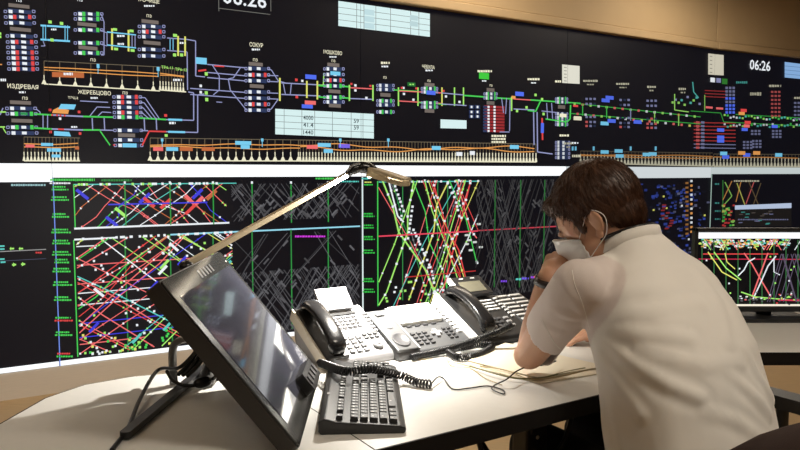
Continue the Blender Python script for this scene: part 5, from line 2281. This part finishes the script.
# drape: convex radius profile, ignoring the hand
for j in range(NZ + 1):
    for i in range(NA + 1):
        f = i / NA * 2 - 1
        az_ = f * math.radians(66)
        zf = j / NZ
        rad_head = .062 + .033 * math.cos(az_) ** 2 + .014 * math.cos(az_) ** 6 * math.exp(-((zf - .78) / .28) ** 2) - .018 * (1 - zf) ** 2 * math.cos(az_)
        q = grid[j][i]
        r_skin = math.hypot(q.x, q.y - .02) + .0045
        if r_skin < rad_head + .016:
            rad_head = max(rad_head, r_skin)
        grid[j][i] = Vector((rad_head * math.sin(az_), .02 + rad_head * math.cos(az_), q.z))
for _ in range(3):
    g2 = [[p.copy() for p in r] for r in grid]
    for j in range(1, NZ):
        for i in range(1, NA):
            grid[j][i] = (g2[j][i] * 2 + g2[j - 1][i] + g2[j + 1][i] + g2[j][i - 1] + g2[j][i + 1]) / 6
            d_old = math.hypot(g2[j][i].x, g2[j][i].y - .02)
            d_new = math.hypot(grid[j][i].x, grid[j][i].y - .02)
            if d_new < d_old - .002:
                grid[j][i] = g2[j][i]
mk = MB()
vs = []
for j in range(NZ + 1):
    for i in range(NA + 1):
        q = grid[j][i]
        pl = .0016 * math.sin(j / NZ * PI * 6)
        dv_ = Vector((q.x, q.y - .02, 0)).normalized()
        vs.append(TH_ @ (q + dv_ * pl) - pb)
fs = [(j * (NA + 1) + i, j * (NA + 1) + i + 1, (j + 1) * (NA + 1) + i + 1, (j + 1) * (NA + 1) + i) for j in range(NZ) for i in range(NA)]
mk.add(vs, fs, None, True)
mask = mk.build('face_mask', 'mask', pe)
sol = mask.modifiers.new('solid', 'SOLIDIFY')
sol.thickness = .0025
for s, ci in ((-1, 0), (1, NA)):
    top, bot = grid[NZ][ci], grid[0][ci]
    ear_t, ear_m, ear_b = Vector((s * .083, -.012, .034)), Vector((s * .086, -.036, .006)), Vector((s * .080, -.018, -.028))
    MB().tube([TH_ @ p - pb for p in catmull([top, (top + ear_t) / 2 + Vector((s * .005, 0, 0)), ear_t, ear_m, ear_b, (bot + ear_b) / 2 + Vector((s * .006, 0, -.002)), bot], 6)], .0010, 6).build('ear_loop', 'strap', mask)

# ---- shirt
sh = MB()
rings = [((.632, 1.425, .470), .198, .150), ((.627, 1.430, .560), .198, .150), ((.617, 1.440, .660), .194, .146), ((.605, 1.452, .760), .190, .142), ((.590, 1.470, .850), .186, .136),
         ((.570, 1.500, .920), .180, .126), ((.555, 1.530, .975), .168, .112), ((.548, 1.552, 1.015), .140, .092), ((.542, 1.568, 1.045), .098, .074), ((.532, 1.585, 1.072), .068, .064), ((.524, 1.597, 1.090), .062, .060)]
rr = []
SEG = 40
for i, (c, a, b_) in enumerate(rings):
    c = Vector(c)
    lean = math.radians(8 + 22 * (i / (len(rings) - 1)))
    fy = F2 * math.cos(lean) - Vector((0, 0, 1)) * math.sin(lean)
    ring = []
    for k in range(SEG):
        t_ = 2 * PI * k / SEG
        ca, sa = math.cos(t_), math.sin(t_)
        ring.append(c + R2 * (a * math.copysign(abs(ca) ** .85, ca)) + fy * (b_ * math.copysign(abs(sa) ** .85, sa)))
    rr.append(ring)
sh.loft(rr)
# shoulders and sleeves
sh.capsule(C7 + Vector((-.005, .005, -.047)), SHL + Vector((.012, .01, -.004)), .060, .060)
sh.capsule(C7 + Vector((.0, .01, -.055)), SHR + Vector((-.012, -.01, .002)), .060, .064)
CUFL = SHL.lerp(ELB, .64)
sh.capsule(SHL, CUFL + (CUFL - SHL).normalized() * .08, .059, .056)
CUFR = SHR.lerp(ELR, .70)
sh.capsule(SHR, CUFR + (CUFR - SHR).normalized() * .06, .062, .060)
sme = remesh(sh, .0062, 9)
bm = bmesh.new()
bm.from_mesh(sme)
bm.normal_update()


def cut(co, no):
    global bm
    kill = [f for f in bm.faces if (f.calc_center_median() - co).dot(no) > 0]
    return kill


axL = (CUFL - SHL).normalized()
cutL = Vector((axL.x - .30, axL.y + .10, axL.z * .78)).normalized()
axR = (CUFR - SHR).normalized()
kill = set()
for f in bm.faces:
    c = f.calc_center_median()
    if (c - CUFL).dot(cutL) > .006 and (c - CUFL).length < .16 and c.z < .92 and (c - SHL).dot(axL) > .09 and (c - Vector((.64, 1.45, c.z))).dot(R2) < -.13 + .0:
        if (c - (SHL + axL * (c - SHL).dot(axL))).length < .098:
            kill.add(f)
    if (c - CUFR).dot(axR) > .006 and (c - CUFR).length < .16 and (c - (SHR + axR * (c - SHR).dot(axR))).length < .095:
        kill.add(f)
    if c.z > 1.056 and (c - Vector((.525, 1.595, 1.09))).length < .064 and f.normal.z > .45:
        kill.add(f)
    if c.z < .476:
        kill.add(f)
bmesh.ops.delete(bm, geom=list(kill), context='FACES')
bmesh.ops.delete(bm, geom=[v for v in bm.verts if not v.link_faces], context='VERTS')
# cloth folds: ridges along lines placed on the surface
bm.normal_update()
bvh = BVHTree.FromBMesh(bm)


def on_shirt(px, py):
    hit = bvh.ray_cast(CAMV, ray(px, py).normalized(), 4)[0]
    return hit


FOLDS = [([(600, 338), (632, 362), (668, 384), (700, 398)], .011, .013), ([(598, 352), (620, 385), (640, 415)], .008, .012), ([(594, 330), (640, 335), (690, 338)], .006, .013),
         ([(604, 318), (650, 312), (700, 302)], .005, .014), ([(745, 345), (758, 372), (772, 400)], .009, .010), ([(728, 372), (752, 392), (770, 415)], .008, .011),
         ([(705, 412), (735, 420), (765, 440)], .006, .012), ([(690, 262), (716, 300), (728, 340)], .006, .016), ([(548, 305), (566, 314), (588, 320)], .006, .010),
         ([(541, 322), (560, 334), (584, 334)], .006, .009), ([(562, 280), (574, 300), (590, 322)], .005, .010), ([(606, 395), (616, 420), (622, 446)], .006, .012), ([(640, 350), (700, 366), (742, 362)], .005, .014)]
segs = []
for pts, amp, wd in FOLDS:
    w3 = [q for q in (on_shirt(*p) for p in pts) if q is not None]
    for a, b_ in zip(w3[:-1], w3[1:]):
        segs.append((a, b_, amp, wd, a is w3[0], b_ is w3[-1]))
folds = {}
for v in bm.verts:
    h = 0.0
    p = v.co
    for pts_i, (a, b_, amp, wd, fs_, ls_) in enumerate(segs):
        ab = b_ - a
        f = (p - a).dot(ab) / ab.length_squared
        fc = min(max(f, 0), 1)
        dd = (p - (a + ab * fc)).length
        if dd < wd * 3.2:
            e_ = math.exp(-(dd / wd) ** 2) - .45 * math.exp(-((dd - wd * 1.9) / (wd * .8)) ** 2)
            if fs_:
                e_ *= min(1, .35 + f) if f > 0 else .35
            e_ *= .5
            h = max(h, amp * e_) if e_ > 0 else min(h, amp * e_) if h <= 0 else h
    h += .0045 * noise.noise(p * 9) + .0022 * noise.noise(Vector((p.x * 26, p.y * 26, p.z * 11)))
    folds[v.index] = h
bm.normal_update()
for v in bm.verts:
    v.co += v.normal * folds[v.index]
bmesh.ops.smooth_vert(bm, verts=bm.verts, factor=.4, use_axis_x=True, use_axis_y=True, use_axis_z=True)
bmesh.ops.smooth_vert(bm, verts=bm.verts, factor=.4, use_axis_x=True, use_axis_y=True, use_axis_z=True)
bound = {}
bm.normal_update()
seam_bvh = BVHTree.FromBMesh(bm)
sm2 = bpy.data.meshes.new('shirt')
bm.to_mesh(sm2)
bm.free()
sm2.transform(Matrix.Translation(-pb))
for p in sm2.polygons:
    p.use_smooth = True
shirt = link('shirt', sm2, 'shirt', pe)
at_ = sm2.attributes.new('over_skin', 'FLOAT', 'POINT')
for v in sm2.vertices:
    w_ = v.co + pb
    dmin = 1.0
    for S_, E_ in ((SHL, CUFL), (SHR, CUFR)):
        ab = E_ - S_
        f = min(max((w_ - S_).dot(ab) / ab.length_squared, 0), 1)
        dmin = min(dmin, (w_ - (S_ + ab * f)).length - .02 * f)
    at_.data[v.index].value = min(max((.098 - dmin) / .006, 0), 1)
sol = shirt.modifiers.new('solid', 'SOLIDIFY')
sol.thickness = .003
sol.offset = -1


def seam(name, pxs, r, parent, material='shirt'):
    w3 = []
    for p in catmull([Vector((x, y, 0)) for x, y in pxs], 8):
        hit = seam_bvh.ray_cast(CAMV, ray(p.x, p.y).normalized(), 4)[0]
        if hit is not None:
            w3.append(hit - pb)
    if len(w3) > 3:
        MB().tube(w3, r, 6).build(name, material, parent)


seam('armhole_seam', [(572, 270), (575, 285), (583, 305), (590, 330)], .0008, shirt)
seam('sleeve_hem_stitch', [(541, 318), (547, 330), (556, 345), (570, 356)], .0010, shirt)
# collar and neck strap
cpts = []
for k in range(28):
    a = 2 * PI * k / 28
    q = Vector((.526, 1.590, 1.078)) + R2 * (.070 * math.cos(a)) + (F2 * .9 + Vector((0, 0, -.42))) * (.068 * math.sin(a))
    cpts.append(q)
co_ = MB()
vs = []
for q in cpts:
    o_ = (q - Vector((.526, 1.590, 1.078)))
    for dz, k in ((.0, 1.06), (.018, 1.02), (.032, .96), (.030, .92), (.0, .98)):
        vs.append(Vector((.526, 1.590, 1.078)) + o_ * k + Vector((-.006, .010, 1)).normalized() * (dz - .012) - pb)
fs = []
for i in range(28):
    j = (i + 1) % 28
    for k in range(5):
        fs.append((i * 5 + k, j * 5 + k, j * 5 + (k + 1) % 5, i * 5 + (k + 1) % 5))
co_.add(vs, fs, None, True)
co_.build('collar', 'shirt', shirt)
MB().tube([q + (q - Vector((.526, 1.590, 1.078))) * -.02 + Vector((-.004, .007, .018)) - pb for q in cpts], .0042, 8, closed=True).build('neck_strap', 'cord', pe, label='black strap round the neck')

# ---- watch
wd_ = (WRI - fm).normalized()
wc = WRI - wd_ * .012
u_ = wd_.cross(Vector((0, 0, 1))).normalized()
v_ = wd_.cross(u_)
ringp = [wc + (u_ * math.cos(2 * PI * k / 28) + v_ * math.sin(2 * PI * k / 28)) * .0295 for k in range(28)]
wb = MB()
vs = []
for q in ringp:
    n_ = (q - wc).normalized()
    for dx, dr in ((-.009, 0), (-.009, .0028), (.009, .0028), (.009, 0)):
        vs.append(q + wd_ * dx + n_ * dr - pb)
fs = []
for i in range(28):
    j = (i + 1) % 28
    for k in range(4):
        fs.append((i * 4 + k, j * 4 + k, j * 4 + (k + 1) % 4, i * 4 + (k + 1) % 4))
wb.add(vs, fs, None, True)
wo = wb.build('wrist_band', 'watch', pe, label='dark wrist band')
tocam = (CAMV - wc)
tocam = (tocam - wd_ * tocam.dot(wd_)).normalized()
for k, an in enumerate((.55, .15)):
    n_ = (tocam * math.cos(an) + wd_.cross(tocam) * math.sin(an)).normalized()
    q = wc + n_ * .0325
    t1 = wd_.cross(n_)
    T = Matrix(((t1.x, wd_.x, n_.x, q.x - pb.x), (t1.y, wd_.y, n_.y, q.y - pb.y), (t1.z, wd_.z, n_.z, q.z - pb.z), (0, 0, 0, 1)))
    MB().rbox((0, 0, 0), (.004, .018, .003), .001, T=T).build('band_link', 'watch_metal', wo)

# ---- trousers and shoes
tr_ = MB()
for hpnt, kn, an in zip(HIPS, KNEES, ANK):
    tr_.capsule(hpnt, kn, .092, .070)
    tr_.capsule(kn, an + Vector((0, 0, .05)), .070, .056)
tr_.capsule(HIPS[0], HIPS[1], .108, .108)
tr_.capsule((HIPS[0] + HIPS[1]) / 2 - F2 * .02, Vector((.655, 1.435, .56)), .12, .125)
tme = remesh(tr_, .008, 6)
tme.transform(Matrix.Translation(-pb))
link('trousers', tme, 'trouser', pe)
for an in ANK:
    s_ = MB()
    s_.capsule(an + Vector((0, 0, -.005)), an + Vector((0, 0, -.035)), .046, .048)
    s_.capsule(an + Vector((0, 0, -.045)) - F2 * .02, an + F2 * .15 + Vector((0, 0, -.055)), .044, .036)
    q = remesh(s_, .006, 5)
    for v in q.vertices:
        v.co.z = max(v.co.z, .002)
    q.transform(Matrix.Translation(-pb))
    link('shoe', q, 'shoe', pe)
